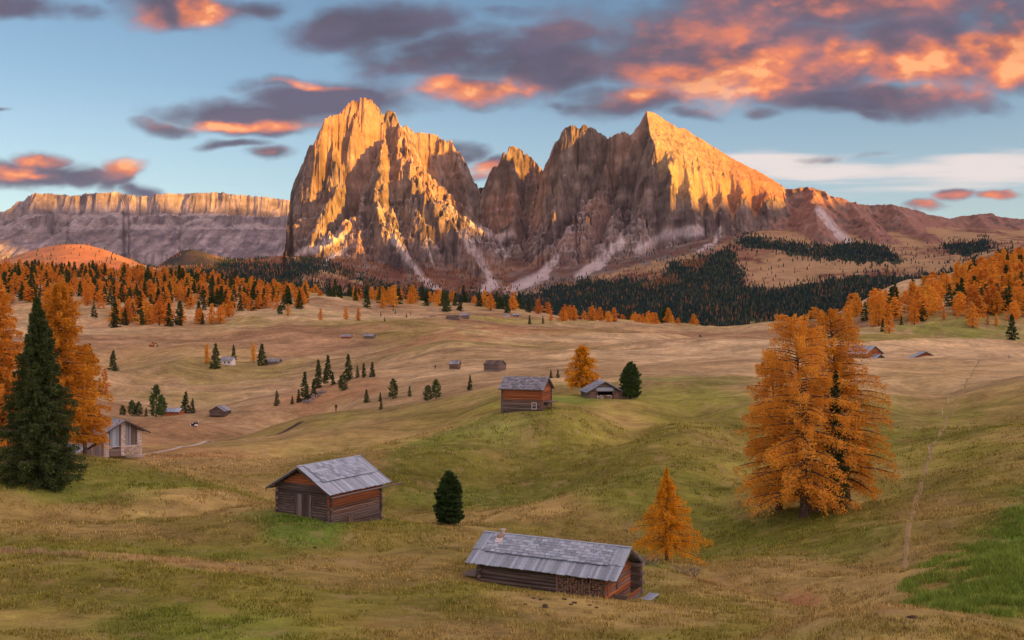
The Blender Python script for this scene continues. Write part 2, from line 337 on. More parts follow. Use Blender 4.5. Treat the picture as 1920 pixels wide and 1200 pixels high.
# ---------------------------------------------------------------- mountains
def plan(pts):
    a = np.array(pts, float); d = a[:, 2]
    return np.stack([(a[:, 0] - 960) / F * d, d, (600 - a[:, 1]) / F * d], 1)
def ridge_field(x, y, ridges, best, own):
    for pts, oid, prof in ridges:
        Pn = plan(pts); (g, rg, s, C, s2) = prof
        for i in range(len(Pn) - 1):
            a, b = Pn[i], Pn[i + 1]; ex, ey = b[0] - a[0], b[1] - a[1]; L = ex * ex + ey * ey + 1e-6
            reach = 1500
            sel = (x > min(a[0], b[0]) - reach) & (x < max(a[0], b[0]) + reach) & (y > min(a[1], b[1]) - reach) & (y < max(a[1], b[1]) + reach)
            if not sel.any(): continue
            xs, ys = x[sel], y[sel]
            t = np.clip(((xs - a[0]) * ex + (ys - a[1]) * ey) / L, 0, 1)
            r = np.hypot(xs - a[0] - t * ex, ys - a[1] - t * ey)
            zc = a[2] + t * (b[2] - a[2])
            dr = np.minimum(r, rg) * g + np.clip(r - rg, 0, C / s) * s + np.clip(r - rg - C / s, 0, None) * s2
            z = zc - dr
            bz = best[sel]; w = z > bz
            bz[w] = z[w]; best[sel] = bz
            ow = own[sel]; ow[w] = oid; own[sel] = ow
def patch_field(x, y, A, B, oid, best, own):
    A, B = plan(A), plan(B)
    for i in range(len(A) - 1):
        for tri in ((A[i], A[i + 1], B[i]), (A[i + 1], B[i + 1], B[i])):
            p, q, r = tri
            den = (q[1] - r[1]) * (p[0] - r[0]) + (r[0] - q[0]) * (p[1] - r[1])
            if abs(den) < 1e-6: continue
            u = ((q[1] - r[1]) * (x - r[0]) + (r[0] - q[0]) * (y - r[1])) / den
            v = ((r[1] - p[1]) * (x - r[0]) + (p[0] - r[0]) * (y - r[1])) / den
            z = u * p[2] + v * q[2] + (1 - u - v) * r[2]
            w = (u >= -.01) & (v >= -.01) & (u + v <= 1.01) & (z > best)
            best[w] = z[w]; own[w] = oid
CL = (0, 0, 2.5, 620, 0.85); SP = (0, 0, 1.9, 300, 0.8); SP2 = (0, 0, 2.3, 420, 0.85); TH = (0, 0, 3.2, 500, 0.9)
def on_plane(px, py, gx=-.5, gy=.66):
    sx_, sy_, sz_ = (1213 - 960) / F * 5900, 5900, 392 / F * 5900; rx, rz = (px - 960) / F, (600 - py) / F
    return (px, py, (sz_ - gx * sx_ - gy * sy_) / (rz - gx * rx - gy))
SLAB_A = [on_plane(*q) for q in ((1213,208),(1227,212),(1253,227),(1273,239),(1283,240),(1300,253),(1333,273),(1367,293),(1400,310),(1433,325),(1467,347))]
SLAB_B = [on_plane(*q) for q in ((1213,215),(1222,255),(1235,275),(1258,302),(1278,322),(1298,338),(1345,348),(1375,352),(1400,356),(1440,366),(1470,372))]
RIDGES = [
 ([(540,372,6350),(552,345,6290),(563,318,6240),(577,285,6170),(588,271,6110),(598,277,6060),(608,238,5990),(613,219,5970),(633,210,6000),(638,221,6010),(647,197,6030),(660,183,6050),(673,183,6080),(687,179,6100),(703,185,6130),(713,197,6150),(720,212,6160),(730,200,6170),(740,203,6185),(747,223,6210),(753,236,6300),(763,231,6450),(777,243,6550),(793,247,6600),(817,247,6650),(833,257,6660),(839,264,6670),(847,259,6680),(853,273,6690),(873,298,6720),(883,318,6740),(900,352,6800)], 1, CL),
 ([(747,223,6180),(767,270,6000),(783,320,5850),(800,360,5750),(833,393,5600),(853,413,5500),(883,462,5300),(905,505,5100)], 1, SP),
 ([(713,205,6150),(715,260,6000),(713,320,5800),(700,360,5650),(720,410,5450),(750,455,5250),(790,500,5050)], 1, SP),
 ([(687,182,6100),(680,240,6000),(677,290,5920),(677,340,5800),(673,400,5600),(647,432,5450),(600,470,5250)], 1, SP2),
 ([(640,205,6010),(633,277,5900),(643,310,5820),(633,347,5720),(610,393,5560),(585,445,5400)], 1, SP2),
 ([(588,272,6110),(575,320,6000),(563,380,5850),(560,440,5650)], 1, SP2),
 ([(817,248,6650),(815,300,6550),(820,350,6400),(850,390,6200)], 1, SP2),
 ([(853,275,6690),(860,330,6600),(880,385,6450)], 1, SP2),
 ([(900,352,6800),(907,350,6750),(920,321,6700),(925,312,6690),(932,316,6690),(940,306,6680),(945,282,6670),(950,294,6670),(957,274,6660),(967,269,6650),(980,277,6640),(985,286,6640),(990,282,6630),(1000,294,6620),(1010,305,6600),(1018,316,6560)], 2, CL),
 ([(967,270,6650),(965,330,6480),(960,380,6350),(985,435,6050),(1000,475,5750)], 2, SP2),
 ([(940,306,6680),(935,350,6560),(930,400,6380)], 2, SP2),
 ([(1000,294,6620),(1005,350,6480),(1012,400,6250)], 2, SP2),
 ([(1018,317,6400),(1037,290,6250),(1043,268,6200),(1050,257,6160),(1063,240,6120),(1077,235,6100),(1087,242,6090),(1095,235,6080),(1110,241,6060),(1133,252,6030),(1140,261,6020),(1157,253,6000),(1173,247,5970),(1187,254,5950),(1197,243,5930),(1203,223,5910),(1213,208,5900)], 3, CL),
 ([(1072,238,6110),(1070,300,6000),(1050,350,5850),(1030,410,5650),(1000,475,5450),(985,525,5200)], 3, SP2),
 ([(1110,242,6060),(1108,310,5960),(1090,370,5780),(1060,440,5550),(1040,500,5300)], 3, SP2),
 ([(1140,262,6010),(1142,295,5900),(1133,335,5800),(1115,375,5650),(1095,430,5450),(1070,490,5200)], 3, SP2),
 ([(1173,248,5970),(1165,300,5880),(1160,360,5700),(1150,420,5500),(1140,475,5250)], 3, SP2),
 ([(1205,220,5900),(1210,280,5780),(1215,350,5600),(1200,410,5400),(1185,465,5150)], 3, SP2),
 (SLAB_A, 3, (0, 0, 1.6, 500, .8)),
 (SLAB_B, 3, TH),
 ([(1467,347,5790),(1487,354,5780),(1505,350,5770),(1520,349,5770),(1550,360,5780),(1590,377,5830),(1633,385,5900),(1664,384,5980),(1700,392,6080),(1730,400,6200),(1769,411,6400)], 4, (0, 0, .85, 330, .55)),
 ([(1520,350,5770),(1530,390,5350),(1545,432,4900)], 4, (0, 0, .9, 250, .55)),
 ([(1590,377,5830),(1620,410,5400),(1660,447,4950)], 4, (0, 0, .8, 250, .5)),
 ([(1664,384,5900),(1710,415,5500),(1745,440,5100)], 4, (0, 0, .7, 250, .5)),
 ([(1769,413,6500),(1785,409,6500),(1805,404,6500),(1856,401,6500),(1920,409,6500),(2100,405,6500),(2300,400,6500)], 4, (0, 0, .7, 330, .5)),
 ([(1830,402,6500),(1860,430,6000),(1880,450,5500)], 4, (0, 0, .6, 250, .45)),
]
SLAB = (SLAB_A, SLAB_B)
GULLY = [([(709,232,6110),(700,257,6050),(680,285,5970),(667,320,5880),(655,350,5780)], 170, 42), ([(640,238,5980),(643,273,5930),(657,300,5900)], 150, 36), ([(606,275,5960),(610,293,5930),(602,340,5850),(590,390,5720)], 140, 40),
 ([(655,310,5880),(662,350,5780),(645,390,5650),(630,420,5560)], 130, 50), ([(767,268,6250),(777,293,6150),(793,330,6000),(815,370,5850)], 130, 45), ([(735,300,5950),(740,350,5780),(760,400,5600),(775,440,5400)], 80, 34), ([(690,370,5620),(690,420,5500),(700,460,5250)], 70, 34),
 ([(1018,335,6370),(1005,370,6250),(990,430,6000)], 160, 55), ([(1086,270,6050),(1087,320,5980),(1075,390,5780),(1040,450,5600)], 140, 42), ([(1122,275,6010),(1124,320,5950),(1110,350,5830)], 120, 36), ([(1150,285,5970),(1155,330,5900),(1158,380,5700),(1130,440,5500),(1110,490,5300)], 150, 42),
 ([(1190,280,5890),(1190,310,5830),(1182,370,5650),(1170,430,5400)], 150, 44), ([on_plane(1240,280),(1236,350,5300),(1228,420,5100)], 150, 40), ([on_plane(1277,310),(1280,370,5120),(1270,420,4960)], 150, 40), ([on_plane(1312,328),(1318,380,5080),(1312,425,4930)], 150, 42), ([on_plane(1340,338),(1345,385,5120),(1340,425,4960)], 120, 34),
 ([on_plane(1373,342),(1372,390,5180),(1360,430,5000)], 150, 42), ([on_plane(1415,350),(1420,395,5250),(1415,430,5050)], 130, 38), ([(975,305,6580),(980,330,6500),(975,390,6300)], 110, 38), ([(928,335,6640),(945,360,6500)], 90, 34), ([(836,285,6610),(838,310,6560),(845,350,6400)], 110, 40), ([(792,275,6540),(800,300,6480)], 90, 36)]
def carve(x, y, z):
    for pts, dep, wid in GULLY:
        Pn = plan(pts); r = np.full(x.shape, 1e9)
        sel = (x > Pn[:, 0].min() - 250) & (x < Pn[:, 0].max() + 250) & (y > Pn[:, 1].min() - 250) & (y < Pn[:, 1].max() + 250)
        xs, ys = x[sel], y[sel]; r = np.full(xs.shape, 1e9)
        for a, b in zip(Pn[:-1], Pn[1:]):
            ex, ey = b[0] - a[0], b[1] - a[1]; t = np.clip(((xs - a[0]) * ex + (ys - a[1]) * ey) / (ex * ex + ey * ey), 0, 1)
            r = np.minimum(r, np.hypot(xs - a[0] - t * ex, ys - a[1] - t * ey))
        z[sel] -= dep * np.exp(-(r / wid) ** 2)
    return z
def seg_dist(px, py, pts):
    b = np.full(px.shape, 1e9)
    for (x0, y0), (x1, y1) in zip(pts[:-1], pts[1:]):
        ex, ey = x1 - x0, y1 - y0
        t = np.clip(((px - x0) * ex + (py - y0) * ey) / (ex * ex + ey * ey), 0, 1)
        b = np.minimum(b, np.hypot(px - x0 - t * ex, py - y0 - t * ey))
    return b
def build_range(pxs, d0, d1, step, rows, height, wd):
    """grid whose rows crowd where the slope is steep; height(px, d) -> z, owner"""
    ds = np.arange(d0, d1 + 1, step); PX, DD = np.meshgrid(pxs, ds, indexing='ij')
    Z, O = height(PX, DD)
    PYs = 600 - F * Z / DD
    w = np.abs(np.diff(PYs, axis=1)) + np.diff(DD, axis=1) / wd
    s = np.concatenate([np.zeros((len(pxs), 1)), np.cumsum(w, 1)], 1)
    s = smooth1(s, 1.2, 0)
    T = np.linspace(0, 1, rows); out = np.zeros((len(pxs), rows, 4))
    for i in range(len(pxs)):
        q = T * s[i, -1]
        out[i, :, 1] = np.interp(q, s[i], ds); out[i, :, 2] = np.interp(q, s[i], Z[i])
        out[i, :, 3] = O[i][np.clip(np.searchsorted(s[i], q), 0, len(ds) - 1)]
        out[i, :, 0] = (pxs[i] - 960) / F * out[i, :, 1]
    return out
def grid_faces(n, m):
    i, j = np.meshgrid(np.arange(n - 1), np.arange(m - 1), indexing='ij'); a = (i * m + j).ravel()
    return np.stack([a, a + m, a + m + 1, a + 1], 1)
def submesh(V, Fc, sel):
    f = Fc[sel]; u, inv = np.unique(f, return_inverse=True)
    return V[u], inv.reshape(f.shape), u

SKX, SKY = zip(*[(q[0], q[1]) for r_ in (RIDGES[0], RIDGES[8], RIDGES[12], RIDGES[18], RIDGES[20], RIDGES[24]) for q in r_[0]])
_so = np.argsort(SKX, kind='stable'); SKX = np.array(SKX, float)[_so]; SKY = np.array(SKY, float)[_so]
def massif_height(PX, DD):
    x = (PX - 960) / F * DD; y = DD
    zf = (600 - FL.row(PX, DD)) / F * DD
    zf = zf + 26 * (fbm(x / 420, y / 420, 4, 2, ridged=True) - 0.6) * sstep(2400, 3300, DD)
    wx = 44 * (fbm(x / 240, y / 240, 4, 11) - 0.5) + 22 * (fbm(x / 62, y / 62, 3, 15, ridged=True) - 0.5)
    wy = 230 * (fbm(x / 210, y / 300, 4, 21) - 0.5) + 60 * (fbm(x / 48, y / 90, 3, 25, ridged=True) - 0.5)
    best = np.full(x.shape, -1e4); own = np.zeros(x.shape, int)
    ridge_field(x + wx, y + wy, RIDGES[:18] + RIDGES[20:], best, own)
    ridge_field(x + wx * .35, y + wy * .35, RIDGES[18:20], best, own)
    patch_field(x + wx * .35, y + wy * .35, SLAB[0], SLAB[1], 5, best, own)
    cap = np.maximum((PX - 528 + 9 * (fbm(y / 90, y / 37, 3, 77) - .5)) * 45, (PX - 496 + 14 * (fbm(y / 60, y / 47, 3, 79) - .5)) * 10)
    best = np.where(own == 1, np.minimum(best, cap), best)
    zc = (600 - np.interp(PX, SKX, SKY)) / F * DD
    below = sstep(10, 130, zc - best)
    b0 = best.copy(); best = carve(x + wx * .7, y + wy * .25, best); best = b0 + (best - b0) * below
    crack = sstep(.20, .0, np.abs(2 * fbm(x / 75 + wx / 60, y / 190, 3, 93) - 1)) + .6 * sstep(.16, .0, np.abs(2 * fbm(x / 30, y / 80, 2, 95) - 1))
    best = best - np.where(own == 4, .2, np.where(own == 5, .25, 1)) * 30 * crack * (.15 + .85 * below)
    rough = np.where(own == 5, 0.25, np.where(own == 4, 0.35, 1.0))
    best = best + rough * (.3 + .7 * below) * (46 * (fbm(x / 70, y / 110, 5, 31, .55, ridged=True) - 0.62) + 16 * (fbm(x / 15, y / 24, 2, 35, ridged=True) - 0.5))
    best = best + np.where((own == 4) | (own == 5), 1.5, 6.0) * np.sin(best / 7.0 + 5 * fbm(x / 160, y / 160, 2, 97)) * (.3 + .7 * below)
    z = np.maximum(zf, best); own = np.where(zf >= best - 6, 0, own)
    return z, own
pxs = np.concatenate([np.arange(-380, 520, 4.0), np.arange(520, 1700, 1.9), np.arange(1700, 2301, 4.0)])
G = build_range(pxs, 1950, 7500, 6, 330, massif_height, 34)
n_, m_ = G.shape[:2]
V = G[:, :, :3].reshape(-1, 3); OWN = G[:, :, 3].astype(int)
FAC = grid_faces(n_, m_)
# slope and screen position for the ground cover
dx = np.gradient(G[:, :, 2], axis=1) / np.maximum(np.abs(np.gradient(G[:, :, 1], axis=1)), 0.5)
slope = smooth1(np.abs(dx), 1.0, 0)
PXg = 960 + F * G[:, :, 0] / G[:, :, 1]; PYg = 600 - F * G[:, :, 2] / G[:, :, 1]
xg, yg, zg = G[:, :, 0], G[:, :, 1], G[:, :, 2]
n1 = fbm(xg / 130, yg / 130 + zg / 220, 4, 41); n2 = fbm(xg / 35, zg / 110 + yg / 60, 3, 45); n3 = fbm(xg / 320, yg / 320, 3, 47)
rock = 0.49 * lerp((0.19, 0.158, 0.140), (0.47, 0.395, 0.335), sstep(0.3, 0.72, n1 * .5 + n2 * .5))
rock = lerp(rock, (0.31, 0.20, 0.145), sstep(0.55, 0.75, n3) * 0.6)
strat = sstep(0.35, 0.65, vnoise(zg / 26 + n1 * 3, zg * 0 + 3, 5)); rock = rock * (0.86 + 0.24 * strat[..., None])
heath = lerp((0.150, 0.072, 0.050), (0.26, 0.15, 0.085), sstep(0.35, 0.7, n1))
straw = lerp((0.30, 0.205, 0.10), (0.40, 0.29, 0.155), n1)
scree = np.array((0.46, 0.425, 0.41))
isrock = np.isin(OWN, (1, 2, 3)); low = sstep(455, 505, PYg + 40 * (n2 - 0.5))
tint = np.where(isrock[..., None], lerp(rock, heath, low * sstep(1.3, 0.8, slope) * 0.85), 0.0)
gentle = isrock * sstep(1.0, 0.7, slope) * (1 - low)
tint = np.where(isrock[..., None], lerp(tint, scree * 0.8, gentle * 0.6), tint)
red4 = lerp((0.20, 0.112, 0.085), (0.32, 0.20, 0.145), n2)
red4 = lerp(red4, rock * 0.9, sstep(0.8, 1.15, slope) * 0.8)
tint = np.where((OWN == 4)[..., None], red4, tint)
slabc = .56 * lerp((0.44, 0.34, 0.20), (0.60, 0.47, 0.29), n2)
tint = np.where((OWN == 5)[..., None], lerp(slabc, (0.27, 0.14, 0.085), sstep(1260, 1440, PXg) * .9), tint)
foot = lerp(straw, heath, sstep(0.42, 0.62, n3 * .6 + n2 * .4))
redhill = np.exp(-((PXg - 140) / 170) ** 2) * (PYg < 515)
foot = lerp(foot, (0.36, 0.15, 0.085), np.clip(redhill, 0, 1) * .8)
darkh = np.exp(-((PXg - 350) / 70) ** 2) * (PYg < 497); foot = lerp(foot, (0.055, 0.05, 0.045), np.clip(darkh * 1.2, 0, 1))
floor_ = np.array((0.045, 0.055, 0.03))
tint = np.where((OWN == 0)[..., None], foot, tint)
aprow = np.interp(PXg, [540, 560, 640, 760, 900, 950, 1050, 1130, 1200, 1330, 1400], [470, 490, 512, 542, 562, 552, 537, 517, 497, 470, 440])
apron = (OWN == 0) * sstep(6, -6, PYg - aprow - 16 * (n2 - .5)) * (PXg > 545) * (PXg < 1400)
tint = lerp(tint, lerp(heath * .85, rock * .85, sstep(.45, .7, n2 * .6 + n1 * .4 + sstep(900, 1000, PXg) * .15)), apron)
for pts, w0 in (([(735, 440), (762, 482), (790, 520), (822, 543)], 7), ([(868, 437), (890, 470), (912, 505), (922, 535)], 9), ([(905, 545), (925, 533), (935, 537)], 9),
               ([(950, 546), (1008, 520), (1045, 485)], 9), ([(975, 540), (1025, 515)], 6), ([(1085, 520), (1130, 482), (1165, 452)], 10), ([(1195, 470), (1250, 440), (1310, 432)], 11), ([(1120, 505), (1150, 470)], 5),
               ([(560, 478), (600, 462), (645, 440)], 9), ([(1535, 395), (1560, 425), (1590, 452)], 9), ([(885, 420), (930, 445), (960, 440)], 8), ([(1350, 425), (1340, 455), (1310, 470)], 3), ([(800, 455), (815, 505)], 2), ([(930, 470), (960, 462), (935, 500)], 3), ([(650, 465), (610, 490)], 4)):
    dd = seg_dist(PXg, PYg + 14 * (n2 - .5), pts)
    m = sstep(w0 * 1.25, w0 * 0.35, dd + 7 * (n2 - 0.5) + 5 * (n1 - .5)) * (yg < 6300)
    tint = lerp(tint, scree * (0.85 + 0.3 * n2[..., None]), m * .92)
# where the distant woods stand (photo rows), used for the floor colour and for planting
def inpoly(px, py, poly):
    c = np.zeros(px.shape, bool); q = poly[-1]
    for p in poly:
        if p[1] != q[1]: c ^= ((p[1] > py) != (q[1] > py)) & (px < (q[0] - p[0]) * (py - p[1]) / (q[1] - p[1]) + p[0])
        q = p
    return c
WOOD = [[(-380, 512), (120, 515), (300, 508), (390, 498), (440, 490), (520, 492), (560, 488), (640, 500), (720, 535), (900, 553), (960, 556), (1010, 545), (1080, 530), (1130, 522), (1270, 492), (1370, 470), (1400, 525), (1440, 548), (1500, 535), (1560, 522), (1640, 520), (1720, 518), (1800, 505), (1850, 490), (2300, 480), (2300, 660), (-380, 660)],
        [(1380, 446), (1450, 452), (1520, 462), (1590, 455), (1650, 458), (1690, 490), (1640, 495), (1570, 490), (1500, 480), (1440, 466), (1390, 462)],
        [(1760, 462), (1850, 452), (1870, 470), (1800, 478)]]
CLEAR = [[(1120, 524), (1190, 506), (1262, 496), (1255, 512), (1190, 526)], [(590, 505), (640, 512), (695, 532), (640, 548), (595, 538)], [(1385, 515), (1440, 490), (1500, 500), (1450, 545), (1400, 540)],
         [(1390, 608), (1425, 602), (1460, 612), (1400, 622)], [(1835, 490), (1870, 462), (1920, 455), (1920, 480), (1880, 486), (1860, 520)], [(300, 520), (360, 515), (380, 535), (320, 540)], [(560, 520), (600, 515), (600, 540)]]
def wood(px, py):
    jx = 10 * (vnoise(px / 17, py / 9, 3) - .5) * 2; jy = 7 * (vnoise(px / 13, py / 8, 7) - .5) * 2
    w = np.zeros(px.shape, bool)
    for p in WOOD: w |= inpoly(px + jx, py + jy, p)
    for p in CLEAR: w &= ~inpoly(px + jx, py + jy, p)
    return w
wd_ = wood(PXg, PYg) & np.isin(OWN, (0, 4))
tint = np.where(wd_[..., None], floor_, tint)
green = sstep(30, 10, np.hypot((PXg - 1425) / 1.2, (PYg - 612) * 2)); tint = lerp(tint, (0.14, 0.15, 0.05), green)
tint = tint.reshape(-1, 3)
fo = OWN.reshape(-1)[FAC]; fown = np.where((fo == 0).sum(1) >= 2, 0, np.max(fo, 1)); fown[fown == 5] = 3
for oid, nm, lab, mt in ((0, 'foothills', 'forested foothills and brown pastures below the rock peaks', HILL), (1, 'rock_mountain', 'tall golden-lit rock massif with broad summit towers on the left', ROCK), (2, 'rock_mountain', 'shaded jagged rock spires in the notch between the two big peaks', ROCK),
                         (3, 'rock_mountain', 'rock peak with a sloping golden slab on its right side', ROCK), (4, 'mountain_ridge', 'rounded red-brown ridge falling to the right of the rock peaks', HILL)):
    v, f, u = submesh(V, FAC, fown == oid)
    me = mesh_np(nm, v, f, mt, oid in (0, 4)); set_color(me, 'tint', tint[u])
    tag(link(nm, me), lab, 'mountain' if oid else 'hills', kind='structure')

# the banded plateau mountain far behind on the left
SELLA_U = [(-400,372,12600),(-200,380,12500),(0,397,12400),(12,394,12380),(33,378,12420),(50,371,12480),(70,364,12400),(110,363,12500),(147,367,12430),(157,362,12520),(187,363,12350),(217,359,12420),(263,367,12400),(277,369,12440),(320,361,12380),(350,362,12450),(367,361,12350),(400,358,12380),(450,364,12360),(500,369,12380),(537,372,12350),(600,374,12400),(720,380,12400)]
SELLA_L = [(-400,408,12100),(0,412,12050),(60,409,12150),(85,402,11900),(102,396,11850),(120,404,11950),(150,411,12150),(200,407,12000),(250,403,12100),(320,400,11950),(380,404,12100),(430,400,11950),(480,404,12150),(537,402,12000),(720,405,12000)]
def sella_height(PX, DD):
    x = (PX - 960) / F * DD; y = DD
    wx = 120 * (fbm(x / 420, y / 420, 4, 51) - .5); wy = 420 * (fbm(x / 520, y / 700, 4, 55) - .5) * sstep(12600, 12250, y) + 240 * (fbm(x / 240, y / 500, 3, 59, ridged=True) - .5) * sstep(12350, 12100, y) + 60 * (fbm(x / 95, y / 170, 4, 57, ridged=True) - .5)
    best = np.full(x.shape, -1e4); own = np.zeros(x.shape, int)
    rr = [(SELLA_U, 1, (0, 0, 3.4, 270, .42)), (SELLA_L, 2, (0, 0, 2.6, 480, .6)), ([(102,396,11850),(100,430,11600),(95,470,11300)], 2, (0, 0, 2.2, 300, .7)), ([(320,402,11950),(330,440,11700),(345,475,11400)], 2, (0, 0, 2.2, 300, .7)), ([(430,402,11950),(440,440,11750),(450,478,11450)], 2, (0, 0, 2.2, 300, .7)), ([(220,407,12000),(215,445,11750),(225,480,11450)], 2, (0, 0, 2.2, 300, .7))]
    ridge_field(x + wx, y + wy, rr, best, own)
    back = (600 - np.interp(PX, [p[0] for p in SELLA_U], [p[1] for p in SELLA_U])) / F * 12500 - 30
    best = np.where(y > 12500, np.maximum(best, back - (y - 12500) * .1), best)
    best = best + 30 * (fbm(x / 90, y / 160, 4, 61, ridged=True) - .62)
    return np.maximum(best, 420 + 0 * x), own
Gs = build_range(np.arange(-400, 721, 2.6), 10600, 13000, 9, 150, sella_height, 40)
PYs = 600 - F * Gs[:, :, 2] / Gs[:, :, 1]
xs_, ys_, zs_ = Gs[:, :, 0], Gs[:, :, 1], Gs[:, :, 2]
q1 = fbm(xs_ / 220, zs_ / 160 + ys_ / 300, 4, 63); q2 = fbm(xs_ / 60, zs_ / 190, 3, 65)
tn = .62 * lerp((0.20, 0.18, 0.19), (0.44, 0.395, 0.39), sstep(.3, .7, q1 * .5 + q2 * .5))
tn = tn * (0.85 + 0.25 * sstep(.35, .65, vnoise(zs_ / 34 + 4 * q1, xs_ / 900, 9)))[..., None]
slS = smooth1(np.abs(np.gradient(zs_, axis=1) / np.maximum(np.abs(np.gradient(ys_, axis=1)), .5)), 1.0, 0)
tn = lerp(tn, scree * 0.66, sstep(0.9, 0.5, slS) * (PYs < 430))
Vs = Gs[:, :, :3].reshape(-1, 3)
me = mesh_np('plateau_mountain', Vs, grid_faces(*Gs.shape[:2]), ROCK, False); set_color(me, 'tint', tn.reshape(-1, 3))
tag(link('plateau_mountain', me), 'long flat-topped banded rock mountain at the far left', 'mountain', kind='structure')

# unseen range on the right, added with a crest shaped to shade the meadows
tanE = math.tan(SUN_EL)
us = np.arange(-3000, 10501, 60.0)
Hc = np.interp(us, [-3000, 0, 1300, 1800, 2500, 3000, 3600, 4070, 4720, 5290, 5800, 6050, 6250, 6600, 7300, 8200, 8900, 10500], [560, 620, 650, 690, 760, 830, 890, 950, 1075, 1085, 1090, 1120, 1900, 2560, 2560, 2400, 2230, 2000])
Hc = Hc + 50 * (fbm(us / 350, us * 0, 4, 71) - .5)
rows_w = np.array([-1300, -900, -500, -200, -60, 0, 80, 300, 800, 1500.0]); fall = np.array([1.5, 1.0, .62, .26, .07, 0, .1, .35, .8, 1.5])
Vw = []
for u_, h_ in zip(us, Hc):
    for w_, f_ in zip(rows_w, fall):
        ww = 4500 + w_ * (0.6 + h_ / 2000); hz = h_ - f_ * (h_ * 0.62 + 150) + 60 * (vnoise(np.array(u_ / 170), np.array(w_ / 170.), 4) - .5) * (f_ > 0)
        Vw.append((-SUN_H[1] * u_ + SUN_H[0] * ww, SUN_H[0] * u_ + SUN_H[1] * ww, float(hz)))
me = mesh_np('shade_range', np.array(Vw), grid_faces(len(us), len(rows_w)), ROCK); set_color(me, 'tint', np.full((len(Vw), 3), 0.3))
tag(link('shade_range', me), 'unseen rock range added beyond the right edge to cast the evening shade', 'mountain', kind='structure')

# ---------------------------------------------------------------- meadow
def mat_meadow():
    m, k, out = material('autumn_meadow'); p = geo_pos(k)
    c = k.attr('tint', 'Color')
    pst = k.vmath('MULTIPLY', p, (1.0, 1.0, 0.4))
    n0 = k.noise(pst, 0.13, 6, 0.65); n1 = k.noise(k.vmath('MULTIPLY', pst, (.6, 1, 1)), 0.85, 6, 0.75); n2 = k.noise(k.vmath('MULTIPLY', p, (1, .7, 1)), 6.0, 4, 0.7)
    far = k.noise(k.vmath('MULTIPLY', p, (0.5, 1.3, 0.3)), 0.035, 6, 0.62)
    f = k.math('ADD', k.math('MULTIPLY', n0, 0.35), k.math('ADD', k.math('MULTIPLY', n1, 0.40), k.math('MULTIPLY', n2, 0.25)))
    dark = k.mapr(f, 0.36, 0.64, 0.42, 1.55)
    far2 = k.noise(k.vmath('MULTIPLY', p, (0.6, 1.2, 0.3)), 0.16, 6, 0.7)
    dark = k.math('MULTIPLY', dark, k.math('MULTIPLY', k.mapr(far, 0.32, 0.68, 0.68, 1.32), k.mapr(far2, 0.32, 0.68, 0.78, 1.22)))
    cc = k.node('ShaderNodeCombineColor')
    for i in range(3): k.put(cc.inputs[i], dark)
    col = k.mix(1.0, c, cc.outputs[0], 'MULTIPLY')
    straw = k.mix(k.mapr(k.noise(pst, 0.55, 6, 0.7), 0.52, 0.68, 0, 0.5), col, (0.44, 0.34, 0.17))
    rust = k.mix(k.mapr(k.noise(pst, 0.23, 5, 0.65), 0.56, 0.72, 0, 0.45), straw, (0.27, 0.155, 0.065))
    principled(k, out, rust, 0.95, k.math('ADD', n1, n2), 0.05, 0.8, 0.22)
    return m
MEADOW = mat_meadow()
